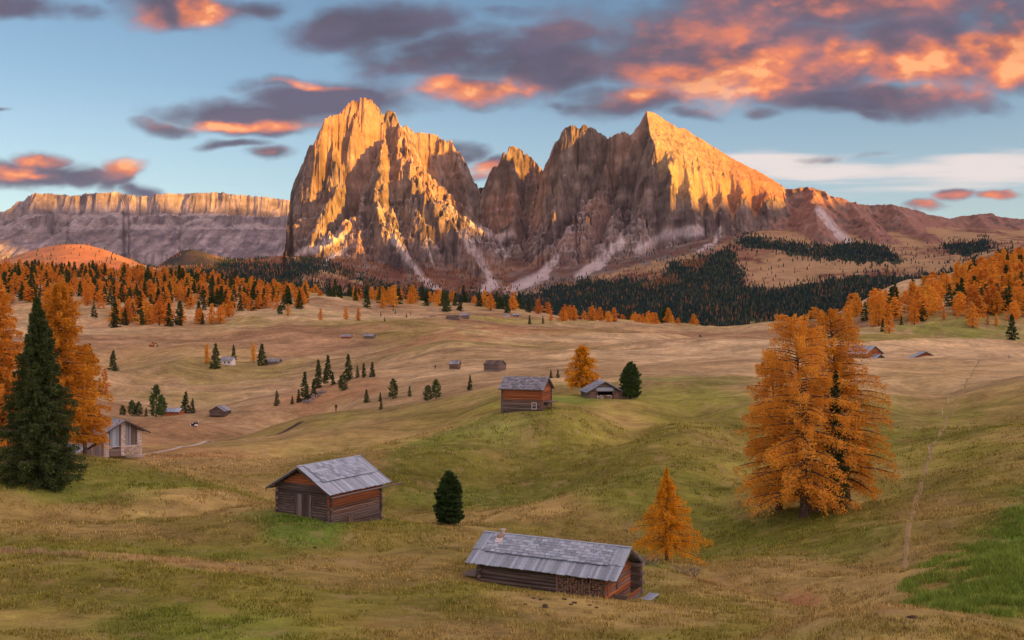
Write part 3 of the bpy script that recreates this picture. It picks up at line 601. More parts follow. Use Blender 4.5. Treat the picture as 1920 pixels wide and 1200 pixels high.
# patches of different grass: (photo column, distance, half width px, half depth as ratio, colour, strength)
GREEN = (0.165, 0.225, 0.035); LUSH = (0.135, 0.24, 0.038); TAN = (0.44, 0.33, 0.13); OLIVE = (0.25, 0.245, 0.05); RUST = (0.36, 0.19, 0.09); PALE = (0.56, 0.45, 0.25)
PATCH = [(560, 71, 90, .07, LUSH, .85), (500, 74, 80, .05, LUSH, .6), (300, 42, 230, .09, GREEN, .75), (150, 58, 120, .05, GREEN, .5), (420, 64, 160, .05, GREEN, .6), (330, 95, 150, .09, GREEN, .7), (100, 85, 120, .06, GREEN, .6),
         (700, 83, 80, .06, GREEN, .6), (1000, 66, 120, .06, GREEN, .6), (1210, 68, 70, .06, LUSH, .5), (800, 125, 150, .10, GREEN, .8), (900, 140, 160, .07, LUSH, .5), (1020, 128, 120, .05, GREEN, .7), (1050, 165, 110, .04, LUSH, .75), (1230, 205, 120, .05, LUSH, .55),
         (1300, 175, 200, .12, GREEN, .45), (1430, 90, 120, .08, GREEN, .6), (1600, 75, 120, .1, GREEN, .5), (1330, 205, 110, .05, GREEN, .6), (1890, 60, 100, .18, LUSH, .8), (1770, 53, 55, .09, LUSH, .7), (1940, 76, 60, .15, LUSH, .6), (2040, 66, 130, .22, LUSH, .7),
         (1090, 86, 110, .07, RUST, .9), (1480, 61, 90, .06, RUST, .8), (1350, 64, 80, .07, RUST, .5), (700, 60, 200, .1, TAN, .5), (1150, 48, 200, .12, TAN, .6), (1650, 38, 260, .1, TAN, .8), (180, 70, 200, .05, TAN, .6), (330, 57, 200, .04, TAN, .8), (1750, 110, 160, .3, OLIVE, .6), (900, 118, 330, .16, OLIVE, .7), (1300, 130, 300, .3, OLIVE, .6), (1250, 105, 250, .1, GREEN, .45), (930, 116, 200, .05, LUSH, .4), (1650, 150, 200, .2, GREEN, .35), (250, 95, 300, .12, OLIVE, .6), (200, 150, 220, .18, TAN, .85), (400, 140, 190, .2, TAN, .85), (300, 200, 220, .15, RUST, .35), (200, 88, 220, .12, GREEN, .5), (600, 175, 200, .1, TAN, .5),
         (1750, 250, 200, .12, TAN, .5), (1700, 305, 260, .05, PALE, .5), (1700, 520, 200, .1, OLIVE, .8), (1800, 580, 200, .08, GREEN, .7), (640, 330, 120, .12, RUST, .55), (300, 330, 150, .1, RUST, .35), (920, 640, 170, .1, RUST, .8), (830, 560, 120, .06, RUST, .6), (1000, 700, 260, .07, PALE, .5), (1250, 420, 250, .25, PALE, .7), (900, 330, 180, .1, PALE, .6),
         (650, 900, 300, .12, PALE, .6), (400, 560, 200, .1, OLIVE, .5), (320, 620, 200, .08, TAN, .5), (930, 860, 130, .06, OLIVE, .6), (260, 780, 160, .06, RUST, .5), (740, 750, 150, .06, OLIVE, .5), (520, 215, 140, .1, OLIVE, .5), (350, 150, 140, .1, RUST, .4), (640, 250, 120, .06, PALE, .5)]
def meadow_tint(x, y):
    yy = np.maximum(y, 6.0); px = 960 + F * x / yy; ld = np.log(yy)
    a = fbm(x / 9, y / 9, 4, 81); b = fbm(x / 38, y / 38, 4, 85)
    near = lerp(np.array(OLIVE), np.array((0.36, 0.285, 0.10)), sstep(.32, .68, a * .55 + b * .45))
    far = lerp(np.array((0.38, 0.285, 0.145)), np.array((0.55, 0.43, 0.235)), sstep(.3, .7, fbm(x / 120, y / 60, 4, 87)))
    far = lerp(far, np.array((0.26, 0.15, 0.08)), sstep(.52, .72, fbm(x / 200, y / 90, 4, 89)) * .7)
    far = lerp(far, np.array(OLIVE), sstep(.56, .74, fbm(x / 170, y / 110, 4, 91)) * .5)
    t = lerp(near, far, sstep(150, 260, yy + 60 * (b - .5)))
    for (cx, cd, rx, rd, c, s_) in PATCH:
        q = np.hypot((px - cx) / rx, (ld - math.log(cd)) / rd) + (a - .5) * 1.3 + (b - .5) * .8
        t = lerp(t, np.array(c), sstep(1.15, .45, q) * s_)
    return t
rowd = np.exp(np.arange(math.log(6), math.log(2400), 0.0118))
colp = np.concatenate([np.linspace(-9000, -420, 34), np.arange(-380, 2301, 5.0), np.linspace(2340, 11000, 34)])
PXn, DDn = np.meshgrid(colp, rowd, indexing='ij'); Xn = (PXn - 960) / F * DDn
Zn = near_z(Xn, DDn); Vn = np.stack([Xn, DDn, Zn], -1).reshape(-1, 3)
me = mesh_np('meadow', Vn, grid_faces(*Xn.shape), MEADOW); set_color(me, 'tint', meadow_tint(Xn, DDn).reshape(-1, 3))
tag(link('meadow', me), 'rolling alpine meadow of dry autumn grass', 'ground', kind='structure')
gx, gy = np.meshgrid(np.linspace(-3000, 3000, 61), np.linspace(-1200, 6.0, 40), indexing='ij')
gzv = (600 - 1222) / F * 6 - 0.14 * np.minimum(0, gy - 6.0) * sstep(6, -30, gy) + 3 * (fbm(gx / 90, gy / 90, 3, 2) - .5) * sstep(0, -60, gy)
me = mesh_np('hillside', np.stack([gx, gy, gzv], -1).reshape(-1, 3), grid_faces(*gx.shape), MEADOW); set_color(me, 'tint', meadow_tint(gx, np.abs(gy) + 20).reshape(-1, 3))
tag(link('hillside', me), 'grassy hillside behind the viewpoint', 'ground', kind='structure')

# ---------------------------------------------------------------- trees
def mat_leaf(name, ramp, transl=0.35, objvar=0.5):
    m, k, out = material(name)
    oi = k.node('ShaderNodeObjectInfo').outputs['Random']
    f = k.math('ADD', k.math('MULTIPLY', k.attr('rnd'), 1 - objvar), k.math('MULTIPLY', oi, objvar))
    r = k.node('ShaderNodeValToRGB'); k.put(r.inputs[0], f); cr = r.color_ramp
    cr.elements[0].position = 0.08; cr.elements[0].color = ramp[0] + (1,); cr.elements[1].position = 0.92; cr.elements[1].color = ramp[-1] + (1,)
    for i, c in enumerate(ramp[1:-1]):
        e = cr.elements.new(0.08 + 0.84 * (i + 1) / (len(ramp) - 1)); e.color = c + (1,)
    a = k.node('ShaderNodeBsdfDiffuse'); b = k.node('ShaderNodeBsdfTranslucent'); k.put(a.inputs[0], r.outputs[0]); k.put(b.inputs[0], r.outputs[0])
    mx = k.node('ShaderNodeMixShader'); mx.inputs[0].default_value = transl
    k.l.new(a.outputs[0], mx.inputs[1]); k.l.new(b.outputs[0], mx.inputs[2]); k.l.new(mx.outputs[0], out.inputs[0])
    return m
def mat_plain(name, c0, c1, scale=6.0, stretch=(1, 1, 0.25), rough=0.9, bd=0.02, detail=5):
    m, k, out = material(name); tc = k.node('ShaderNodeTexCoord').outputs['Object']
    n = k.noise(k.vmath('MULTIPLY', tc, stretch), scale, detail, 0.65)
    oi = k.node('ShaderNodeObjectInfo').outputs['Random']
    f = k.math('ADD', k.mapr(n, 0.3, 0.7, 0, 0.75), k.math('MULTIPLY', oi, 0.25))
    principled(k, out, k.mix(f, c0, c1), rough, n, 0.1, 0.6, bd); return m
LARCH = mat_leaf('larch_needles', [(0.46, 0.16, 0.035), (0.80, 0.34, 0.055), (0.92, 0.47, 0.07), (0.86, 0.55, 0.09)], .45)
GOLD = mat_leaf('golden_larch_needles', [(0.60, 0.25, 0.02), (0.84, 0.42, 0.03), (0.92, 0.55, 0.045)], .4, .2)
OCHRE = mat_leaf('ochre_larch_needles', [(0.50, 0.21, 0.03), (0.80, 0.39, 0.045), (0.86, 0.49, 0.065)], .45, .2)
SPRUCE = mat_leaf('spruce_needles', [(0.035, 0.060, 0.026), (0.065, 0.105, 0.038), (0.100, 0.140, 0.050)], .3)
PINE = mat_leaf('stone_pine_needles', [(0.035, 0.075, 0.028), (0.075, 0.135, 0.045), (0.105, 0.165, 0.055)], .3)
BARK = mat_plain('bark', (0.06, 0.045, 0.035), (0.16, 0.125, 0.10))
DEAD = mat_plain('grey_dead_wood', (0.13, 0.11, 0.10), (0.27, 0.235, 0.21))

def tube(pts, rad, sides):
    pts = np.asarray(pts, float); n = len(pts); V = []
    for i in range(n):
        t = pts[min(i + 1, n - 1)] - pts[max(i - 1, 0)]; t /= (np.linalg.norm(t) + 1e-9)
        a = np.cross(t, (0.31, 0.2, 0.93) if abs(t[2]) < .9 else (1, 0, 0)); a /= (np.linalg.norm(a) + 1e-9); b = np.cross(t, a)
        for q in range(sides):
            w = 2 * math.pi * q / sides; V.append(pts[i] + rad[i] * (math.cos(w) * a + math.sin(w) * b))
    Fc = [(i * sides + q, i * sides + (q + 1) % sides, (i + 1) * sides + (q + 1) % sides, (i + 1) * sides + q) for i in range(n - 1) for q in range(sides)]
    return np.array(V), np.array(Fc)
def join(parts):
    V = []; Fc = []; o = 0
    for v, f in parts: V.append(v); Fc.append(f + o); o += len(v)
    return np.concatenate(V), np.concatenate(Fc)
def conifer(name, kind, h, rad, seed, nb, per, leaf, mat, skirt=0.1, lean=(0, 0), limb=True, lop=None, aspect=0.24, pw=0.55):
    """tapered trunk with limbs, crown of leaf-sized faces along the limbs; returns (trunk mesh, crown mesh)"""
    g = np.random.default_rng(seed)
    zs = np.linspace(0, h, 9); lx = lean[0] * (zs / h) ** 1.5 * h; ly = lean[1] * (zs / h) ** 1.5 * h
    wob = 0.006 * h * np.sin(zs / h * 7 + seed)
    tp = np.stack([lx + wob, ly + wob * .5, zs - 0.03 * h * (zs == 0)], 1)
    r0 = h * 0.018 if kind != 'pine' else h * 0.024
    parts = [tube(tp, r0 * (1 - zs / h * 0.95) * (1 + 0.6 * np.exp(-zs / h * 18)), 8)]
    C = []; D_ = []; SZ = []
    for b in range(nb):
        t = (b + g.random()) / nb
        if kind == 'larch': prof = (1 - t) ** pw * min(1.0, 0.68 + t * 1.3) * (0.42 + 0.78 * g.random()); up, cv = 0.16, -0.26
        elif kind == 'spruce': prof = (1 - t) ** 0.85 * min(1.0, 0.75 + t * 2) * (0.62 + 0.52 * g.random()); up, cv = -0.22, 0.10
        else: prof = (math.sin(math.pi * (0.22 + 0.78 * t) ** .8) ** .6 if t < .985 else .2) * (0.8 + 0.28 * g.random()); up, cv = 0.1, 0.12
        L = max(rad * prof, 0.03 * rad); z0 = h * (skirt + (0.985 - skirt) * t)
        az_ = b * 2.39996 + g.normal() * .5
        if lop: L *= 1 + lop[1] * max(0, math.cos(az_ - lop[0])) * max(0, 1 - t * 2.6)
        a = np.array((math.cos(az_), math.sin(az_), 0)); pp = np.array((-a[1], a[0], 0))
        o = np.array([np.interp(z0, zs, tp[:, 0]), np.interp(z0, zs, tp[:, 1]), z0])
        up_ = up + g.normal() * .06 + (0.5 * t ** 3 if kind != 'pine' else .3 * t)
        if limb and L > .25 * rad:
            s = np.linspace(0, .92, 4); parts.append(tube(o + np.outer(s * L, a) + np.outer(L * (up_ * s + cv * s * s), (0, 0, 1)), r0 * .34 * (1 - t * .6) * (1 - s * .8), 4))
        n = max(4, int(per * (0.25 + 0.75 * L / rad)))
        s = (0.12 + 0.9 * g.random(n) ** 0.75) if kind != 'pine' else (.3 + .72 * g.random(n))
        wid = L * (0.19 if kind == 'larch' else .24 if kind == 'spruce' else .6) * (1.12 - s * .75)
        lat = (g.random(n) * 2 - 1) * wid
        hang = -np.abs(g.normal(size=n)) * rad * (0.085 if kind == 'larch' else .085 if kind == 'spruce' else -.05)
        p = o + np.outer(s * L, a) + np.outer(lat, pp); p[:, 2] += L * (up_ * s + cv * s * s) + hang
        C.append(p); e = a * .7 + pp * (np.sign(lat) * .5)[:, None] + g.normal(size=(n, 3)) * .55
        e[:, 2] += -.25 if kind != 'pine' else .5
        D_.append(e); SZ.append(leaf * (.6 + .8 * g.random(n)))
    C = np.concatenate(C); E = np.concatenate(D_); SZ = np.concatenate(SZ)
    E /= np.linalg.norm(E, axis=1)[:, None] + 1e-9
    Wd = np.cross(E, g.normal(size=E.shape)); Wd /= np.linalg.norm(Wd, axis=1)[:, None] + 1e-9
    n = len(C); wv = Wd * (SZ * aspect)[:, None]
    V = np.stack([C - wv, C + wv, C + E * SZ[:, None] + wv * .25, ], 1).reshape(-1, 3)
    Fc = np.arange(3 * n).reshape(-1, 3); rv = np.repeat(np.clip(g.normal(.5, .24, n), 0, 1), 3)
    tv, tf = join(parts)
    return mesh_np(name + '_trunk', tv, tf, BARK), mesh_np(name + '_crown', V, Fc, mat, False, {'rnd': rv})
def plant(name, pos, meshes, label, cat, group=None, sc=1.0, rz=0.0, sxy=1.0):
    o = empty(name, pos, rz); o.scale = (sc * sxy, sc * sxy, sc)
    tag(o, label, cat, group)
    link('trunk', meshes[0], o); link('crown', meshes[1], o); return o
def find_d(px, py, d0, d1):
    d = np.linspace(d0, d1, 500); x = (px - 960) / F * d
    r = 600 - F * near_z(x, d) / d; return float(d[np.argmin(np.abs(r - py))])

# --- the large trees
def big(name, kind, px, d, toppy, rpx, label, seed, nb, per, leaf, mat, **kw):
    p = at(px, d); h = (600 - toppy) / F * d - p.z
    return plant(name, p - Vector((0, 0, .1)), conifer(name, kind, h, rpx / F * d, seed, nb, per, leaf, mat, **kw), label, 'tree')
big('larch_tree', 'larch', 1510, 91, 586, 116, 'huge orange larch with the front trunk on the right slope', 11, 165, 500, .18, LARCH, skirt=.085, lean=(-.05, 0), lop=(math.pi, .35), pw=.33)
big('larch_tree', 'larch', 1588, 96, 573, 98, 'huge orange larch just right of and behind the front trunk', 12, 160, 480, .18, OCHRE, skirt=.11, lean=(-.09, 0), pw=.30)
big('larch_tree', 'larch', 1460, 96, 652, 84, 'shorter leaning larch at the left side of the big larch pair', 13, 125, 380, .18, LARCH, skirt=.08, lean=(-.05, 0), pw=.45)
big('spruce_tree', 'spruce', 1566, 90.5, 690, 32, 'dark narrow spruce growing between the two huge orange larches', 14, 80, 150, .26, SPRUCE, skirt=.06)
big('larch_tree', 'larch', 1250, find_d(1250, 1044, 62, 78), 872, 82, 'small bright orange larch behind the long hut, its skirt spread right', 15, 130, 420, .11, GOLD, skirt=.15, lop=(0, .55), pw=1.05)
big('larch_tree', 'larch', 1092, 175, 646, 40, 'golden yellow larch standing behind the small open shed', 16, 110, 170, .30, GOLD, skirt=.2)
big('spruce_tree', 'spruce', 72, 85, 548, 92, 'tall dark spruce at the left edge of the foreground', 17, 300, 460, .22, SPRUCE, skirt=.03)
big('larch_tree', 'larch', -6, 97, 508, 78, 'orange larch cut by the left picture edge behind the spruce', 18, 200, 330, .25, LARCH, skirt=.12)
big('larch_tree', 'larch', 112, 101, 520, 84, 'ochre larch right behind the tall dark spruce on the left', 19, 220, 360, .25, OCHRE, skirt=.14, lop=(0, .3))
big('larch_tree', 'larch', 158, 112, 640, 52, 'lower ochre larch hanging over the stone barn roof', 20, 140, 280, .24, OCHRE, skirt=.2)
big('stone_pine', 'pine', 842, find_d(842, 966, 88, 104), 886, 27, 'dense round dark green pine alone in the hollow', 21, 170, 300, .16, PINE, skirt=.02, limb=False, aspect=.4)
big('stone_pine', 'pine', 1182, 168, 680, 20, 'round dark green pine to the right of the small open shed', 22, 140, 190, .22, PINE, skirt=.04, limb=False, aspect=.4)

# --- trees scattered over the far meadow: prototypes one metre tall, copied
def protos(kind, n, rad, nb, per, leaf, mat, **kw):
    return [conifer(f'{kind}_{i}', kind, 1.0, rad * (0.9 + .2 * random.random()), 100 + i * 7 + len(kind), nb, per, leaf, mat, **kw) for i in range(n)]
PL = protos('larch', 5, .27, 64, 36, .042, LARCH, limb=False, aspect=.4)
PO = protos('larch', 2, .27, 64, 36, .042, OCHRE, limb=False, aspect=.4)
PS = protos('spruce', 5, .21, 64, 40, .042, SPRUCE, limb=False, aspect=.4, skirt=.03)
PP = protos('pine', 2, .27, 60, 40, .05, PINE, limb=False, aspect=.42, skirt=.05)
def copy_tree(kind, pos, h, label, group=None, sxy=1.0):
    src = {'larch': PL, 'ochre': PO, 'spruce': PS, 'pine': PP}[kind]
    nm = {'larch': 'larch_tree', 'ochre': 'larch_tree', 'spruce': 'spruce_tree', 'pine': 'stone_pine'}[kind]
    return plant(nm, pos - Vector((0, 0, .02 * h)), random.choice(src), label, 'tree', group, h, random.random() * 6.28, sxy)
ORD = ['first', 'second', 'third', 'fourth', 'fifth', 'sixth', 'seventh', 'eighth', 'ninth', 'tenth', 'eleventh', 'twelfth', 'thirteenth', 'fourteenth', 'fifteenth']
def stand(lst, text, d0, d1, group=None):
    """trees given by (kind, column, base row, top row[, width factor]); text with {} takes the place in the row from the left"""
    lst = sorted(lst, key=lambda q: q[1])
    for i, q in enumerate(lst):
        kind, px, by, ty = q[:4]; d = find_d(px, by, d0, d1); p = at(px, d); h = (by - ty) / F * d
        col = {'larch': 'orange larch', 'ochre': 'ochre larch', 'spruce': 'dark spruce', 'pine': 'bushy dark pine'}[kind]
        copy_tree(kind, p, h, text.format(ORD[i], col), group, q[4] if len(q) > 4 else 1.15)
stand([('ochre', 388, 683, 643, .8), ('spruce', 404, 691, 642, 1.4), ('spruce', 438, 676, 645)], '{1}, {0} from the left among the trees round the white house', 480, 640, 'trees by the white house')
stand([('larch', 475, 678, 640, .8), ('spruce', 491, 685, 643, 1.5)], '{1}, {0} of the pair left of the low grey hut', 480, 640, 'trees by the low grey hut')
stand([('spruce', 548, 758, 742, 1.6), ('spruce', 560, 755, 729), ('spruce', 572, 752, 694), ('spruce', 588, 741, 709), ('spruce', 597, 727, 672), ('spruce', 610, 720, 690), ('spruce', 615, 718, 664), ('spruce', 624, 722, 696), ('pine', 643, 733, 702, 1.1), ('spruce', 653, 713, 662, 1.3), ('spruce', 670, 709, 684), ('spruce', 682, 708, 679), ('spruce', 698, 707, 677, 1.3)],
      '{1}, {0} from the left in the grove above the bare gully', 250, 460, 'spruces of the grove above the gully')
stand([('spruce', 519, 760, 730, 1.2)], '{1} alone left of the gully, above the knoll', 240, 420)
stand([('spruce', 687, 754, 728, 1.4), ('spruce', 713, 752, 734), ('spruce', 714.5, 768, 748), ('pine', 737, 748, 710, .9), ('spruce', 768, 743, 722), ('pine', 802, 752, 722, 1.1), ('pine', 818, 747, 711, 1.0), ('spruce', 881, 732, 702, 1.15)],
      '{1}, {0} from the left in the loose row before the far meadow', 190, 330, 'trees in the loose row above the green slope')
stand([('spruce', 1033, 711, 692), ('spruce', 1046, 710, 691)], 'small {1}, {0} of two behind the log hut on the slope', 190, 300, 'small spruces behind the slope hut')
stand([('pine', 230, 779, 760, 1.2), ('pine', 248, 779, 750, 1.1), ('pine', 260, 779, 753, 1.1), ('spruce', 274, 781, 763), ('pine', 293, 782, 721, .75), ('pine', 303, 781, 742, .9), ('spruce', 348, 772, 730, 1.5), ('spruce', 361, 773, 744, 1.2)], '{1}, {0} from the left in the row around the small brown hut', 240, 360, 'trees around the small brown hut')
stand([('spruce', 169, 697, 642, 1.1), ('spruce', 212, 702, 655, 1.4)], '{1}, {0} of the two on the slope right of the tall spruce', 330, 560, 'spruces on the left slope')
stand([('spruce', 187, 742, 708, 1.1), ('larch', 197, 740, 688, .8)], '{1}, {0} of the pair close above the stone barn', 280, 480, 'pair above the stone barn')
stand([('larch', 340, 610, 570, 1.2), ('spruce', 380, 608, 586), ('larch', 397, 608, 568, 1.2), ('larch', 413, 607, 572), ('spruce', 434, 580, 556), ('pine', 525, 590, 572), ('ochre', 540, 592, 568, 1.1), ('larch', 601, 601, 577, 1.1), ('larch', 649, 600, 575), ('larch', 672, 601, 576), ],
      '{1}, {0} from the left in front of the left larch forest', 640, 1000, 'trees in front of the left larch forest')
stand([('spruce', 714, 593, 585), ('spruce', 721, 602, 594), ('spruce', 737, 583, 576), ('spruce', 741, 588, 580), ('spruce', 762, 595, 586), ('spruce', 770, 593, 586), ('spruce', 801, 602, 595)], 'tiny {1}, {0} from the left on the far pale meadow', 700, 1100, 'tiny spruces on the far meadow')
stand([('spruce', 993, 608, 590, 1.2), ('spruce', 1018, 607, 592, 1.1), ('larch', 1033, 604, 582, 1.2)], '{1}, {0} from the left by the end of the forest strip', 700, 1100, 'trees by the end of the strip')
stand([('pine', 1313, 643, 628, 1.1)], 'single {1} alone on the wide pale meadow', 420, 700)
stand([('spruce', 1897, 645, 586, 1.2), ('larch', 1824, 615, 566, 1.25), ('larch', 1770, 599, 579), ('larch', 1795, 597, 580, .9), ('larch', 1667, 626, 582, 1.1), ('larch', 1715, 609, 570, 1.2), ('spruce', 1690, 620, 592), ('larch', 1852, 609, 589, .9), ('larch', 1868, 611, 587), ('spruce', 1655, 622, 596, 1.1)],
      '{1}, {0} from the left along the lower edge of the right larch wood', 520, 720, 'trees at the lower edge of the right wood')

# --- larch forests: each tree a thing
def forest(n, region, kinds, hm, labels, group, d0, d1, mind):
    got = []; tries = 0; g = random.Random(hash(group) % 1000 if False else len(group) * 31 + n)
    while len(got) < n and tries < n * 60:
        tries += 1
        d = math.sqrt(d0 * d0 + (d1 * d1 - d0 * d0) * g.random()); px = region['px'][0] + (region['px'][1] - region['px'][0]) * g.random()
        x = (px - 960) / F * d
        if any((x - a) ** 2 + (d - b) ** 2 < mind * mind for a, b in got): continue
        py = 600 - F * gz(x, d) / d
        if not inpoly(np.array([px]), np.array([py]), region['poly'])[0]: continue
        if 'clear' in region and inpoly(np.array([px]), np.array([py]), region['clear'])[0]: continue
        got.append((x, d)); kind = g.choices(list(kinds), list(kinds.values()))[0]
        h = hm * (.72 + .5 * g.random()) * (1.08 if kind == 'spruce' else 1)
        third = ('left', 'middle', 'right')[min(2, int(3 * (px - region['px'][0]) / (region['px'][1] - region['px'][0])))]; depth = ('front', 'inner', 'rear')[min(2, int(3 * (d - d0) / (d1 - d0)))]
        copy_tree(kind, Vector((x, d, gz(x, d))), h, labels['spruce' if kind == 'spruce' else 'larch'] + f', {depth} {third} part', group + (' spruces' if kind == 'spruce' else ' larches'), (1.15 + .4 * g.random()) if kind == 'spruce' else 1.3 + .5 * g.random())
    return len(got)
NF = []
LEFTP = {'px': (-20, 575), 'poly': [(-40, 500), (300, 505), (460, 540), (580, 556), (580, 579), (440, 585), (425, 606), (330, 612), (180, 615), (140, 590), (-40, 575)], 'clear': [(90, 558), (210, 552), (215, 543), (100, 545)]}
NF.append(forest(205, LEFTP, {'larch': .37, 'ochre': .07, 'spruce': .47}, 17.5, {'larch': 'orange larch in the crowded left forest', 'spruce': 'dark spruce in the crowded left forest'}, 'left forest', 740, 1420, 6))
STR1 = {'px': (590, 1040), 'poly': [(590, 560), (1040, 570), (1040, 590), (850, 585), (590, 575)]}
NF.append(forest(78, STR1, {'larch': .55, 'ochre': .08, 'spruce': .37}, 19, {'larch': 'orange larch in the far meadow forest strip', 'spruce': 'dark spruce in the far meadow forest strip'}, 'middle strip', 980, 1420, 6))
STR2 = {'px': (1055, 1310), 'poly': [(1055, 592), (1310, 603), (1310, 620), (1055, 612)]}
NF.append(forest(48, STR2, {'larch': .66, 'ochre': .14, 'spruce': .2}, 15, {'larch': 'orange larch in the strip behind the meadow crest', 'spruce': 'dark spruce in the strip behind the meadow crest'}, 'crest strip', 930, 1200, 5))
RIGHTP = {'px': (1590, 1960), 'poly': [(1580, 596), (1640, 585), (1720, 560), (1800, 525), (1870, 495), (1980, 480), (1980, 612), (1840, 602), (1780, 592), (1730, 606), (1660, 618), (1590, 612)]}
NF.append(forest(128, RIGHTP, {'larch': .66, 'ochre': .2, 'spruce': .18}, 17.5, {'larch': 'orange larch in the dense right hillside wood', 'spruce': 'dark spruce in the dense right hillside wood'}, 'right wood', 540, 1250, 6))
print('FOREST', NF)

# --- the distant woods on the foothills, one mass
def far_wood():
    g = np.random.default_rng(5); n = 98000
    px = -60 + 2040 * g.random(n); d = np.sqrt(2300 ** 2 + (5700 ** 2 - 2300 ** 2) * g.random(n))
    z, ow = massif_height(px, d); py = 600 - F * z / d
    fringe = wood(px + g.normal(size=n) * 7, py + g.normal(size=n) * 5)
    keep = fringe & np.isin(ow, (0, 4)) & (g.random(n) < .92)
    ap = (ow == 0) & (px > 560) & (px < 960) & (py > 485) & (py < 560) & (g.random(n) < .5) & (fbm(px / 22, py / 14, 3, 4) > .46)
    sp = (ow == 0) & (g.random(n) < .03) & (py < 545) & (py > 455) & ~((px > 900) & (px < 1130) & (py < 520))
    keep = keep | ap | sp
    px, d, z, py, ap = px[keep], d[keep], z[keep], py[keep], ap[keep]; m = len(px)
    h = (10 + 8 * g.random(m)) * np.where(ap, .8, 1); r = h * (.17 + .06 * g.random(m))
    lar = fbm(px / 40, py / 22, 3, 8); pl = np.where(ap, .85, np.where((px > 1180) & (px < 1330) & (py < 545), .7 * sstep(.45, .6, lar), .03 + .10 * sstep(.55, .7, lar)))
    pl = np.where((px < 620) & (py < 545), .08 + .25 * (lar > .55), pl)
    isl = (g.random(m) < pl).astype(float)
    x = (px - 960) / F * d; V = []; rot = g.random(m) * 6.28
    for zb, rr, zt in ((.05, 1.0, .62), (.38, .66, 1.0)):
        ring = [np.stack([x + r * rr * np.cos(rot + q * 1.2566), d + r * rr * np.sin(rot + q * 1.2566), z + h * zb], -1) for q in range(5)]
        V.append(np.stack(ring + [np.stack([x, d, z + h * zt], -1)], 1))
    V = np.concatenate(V, 1); base = (np.arange(m) * 12)[:, None, None]
    f = np.array([(q, (q + 1) % 5, 5) for q in range(5)] + [(6 + q, 6 + (q + 1) % 5, 11) for q in range(5)])
    Fc = (f[None] + base).reshape(-1, 3)
    mt, k, out = material('distant_wood')
    rn = k.attr('rnd'); sc = k.mix(rn, (0.010, 0.026, 0.024), (0.032, 0.058, 0.044)); lc = k.mix(rn, (0.15, 0.075, 0.035), (0.30, 0.15, 0.06))
    principled(k, out, k.mix(k.attr('larch'), sc, lc), .95, None, .03)
    me = mesh_np('distant_wood', V.reshape(-1, 3), Fc, mt, False, {'rnd': np.repeat(g.random(m), 12), 'larch': np.repeat(isl, 12)})
    tag(link('distant_wood', me), 'distant dark conifer woods covering the foothills', 'forest', kind='stuff'); print('FARTREES', m)
far_wood()

# --- rear trees that only fill the depth of the two near forests, one mass each
def filler(name, label, region, n, d0, d1, hm, larch, seed):
    g = np.random.default_rng(seed); VV, FF, RR, MI = [], [], [], []; o = 0; got = 0
    src = {'l': PL, 's': PS}; cache = {}
    for kq, lst in src.items():
        me = lst[0][1]; nv = len(me.vertices); a = np.zeros(nv * 3, np.float32); me.vertices.foreach_get('co', a); a = a.reshape(-1, 9); a = a[g.permutation(len(a))[:330]].reshape(-1, 3); cache[kq] = a
    while got < n:
        d = math.sqrt(d0 * d0 + (d1 * d1 - d0 * d0) * g.random()); px = region['px'][0] + (region['px'][1] - region['px'][0]) * g.random(); x = (px - 960) / F * d; z = gz(x, d); py = 600 - F * z / d; got += 1
        if not inpoly(np.array([px]), np.array([py]), region['poly'])[0]: continue
        kq = 'l' if g.random() < larch else 's'; a = cache[kq]; h = hm * (.7 + .5 * g.random()); r = g.random() * 6.28; c_, s_ = math.cos(r), math.sin(r); w = h * (1.5 if kq == 'l' else 1.2)
        q = np.stack([(a[:, 0] * c_ - a[:, 1] * s_) * w * 1.15 + x, (a[:, 0] * s_ + a[:, 1] * c_) * w * 1.15 + d, a[:, 2] * h + z], 1); q = q.reshape(-1, 3, 3); m_ = q.mean(1, keepdims=True); q = m_ + (q - m_) * 1.7
        VV.append(q.reshape(-1, 3)); RR.append(np.clip(g.normal(.5, .2, len(q)), 0, 1).repeat(3)); MI.append(np.full(len(q), 0 if kq == 'l' else 1))
    V = np.concatenate(VV); me = mesh_np(name, V, np.arange(len(V)).reshape(-1, 3), [LARCH, SPRUCE], False, {'rnd': np.concatenate(RR)}, np.concatenate(MI))
    tag(link(name, me), label, 'forest', kind='stuff')
filler('forest_backdrop', 'mass of larches and spruces filling the rear of the left forest', LEFTP, 640, 800, 1420, 15.5, .45, 41)
filler('forest_backdrop', 'mass of larches and spruces filling the rear of the right wood', {'px': (1590, 2250), 'poly': [(1580, 596), (1640, 585), (1720, 560), (1800, 525), (1870, 495), (2300, 470), (2300, 612), (1840, 602), (1780, 592), (1730, 606), (1660, 618), (1590, 612)]}, 760, 600, 1250, 15.5, .78, 42)

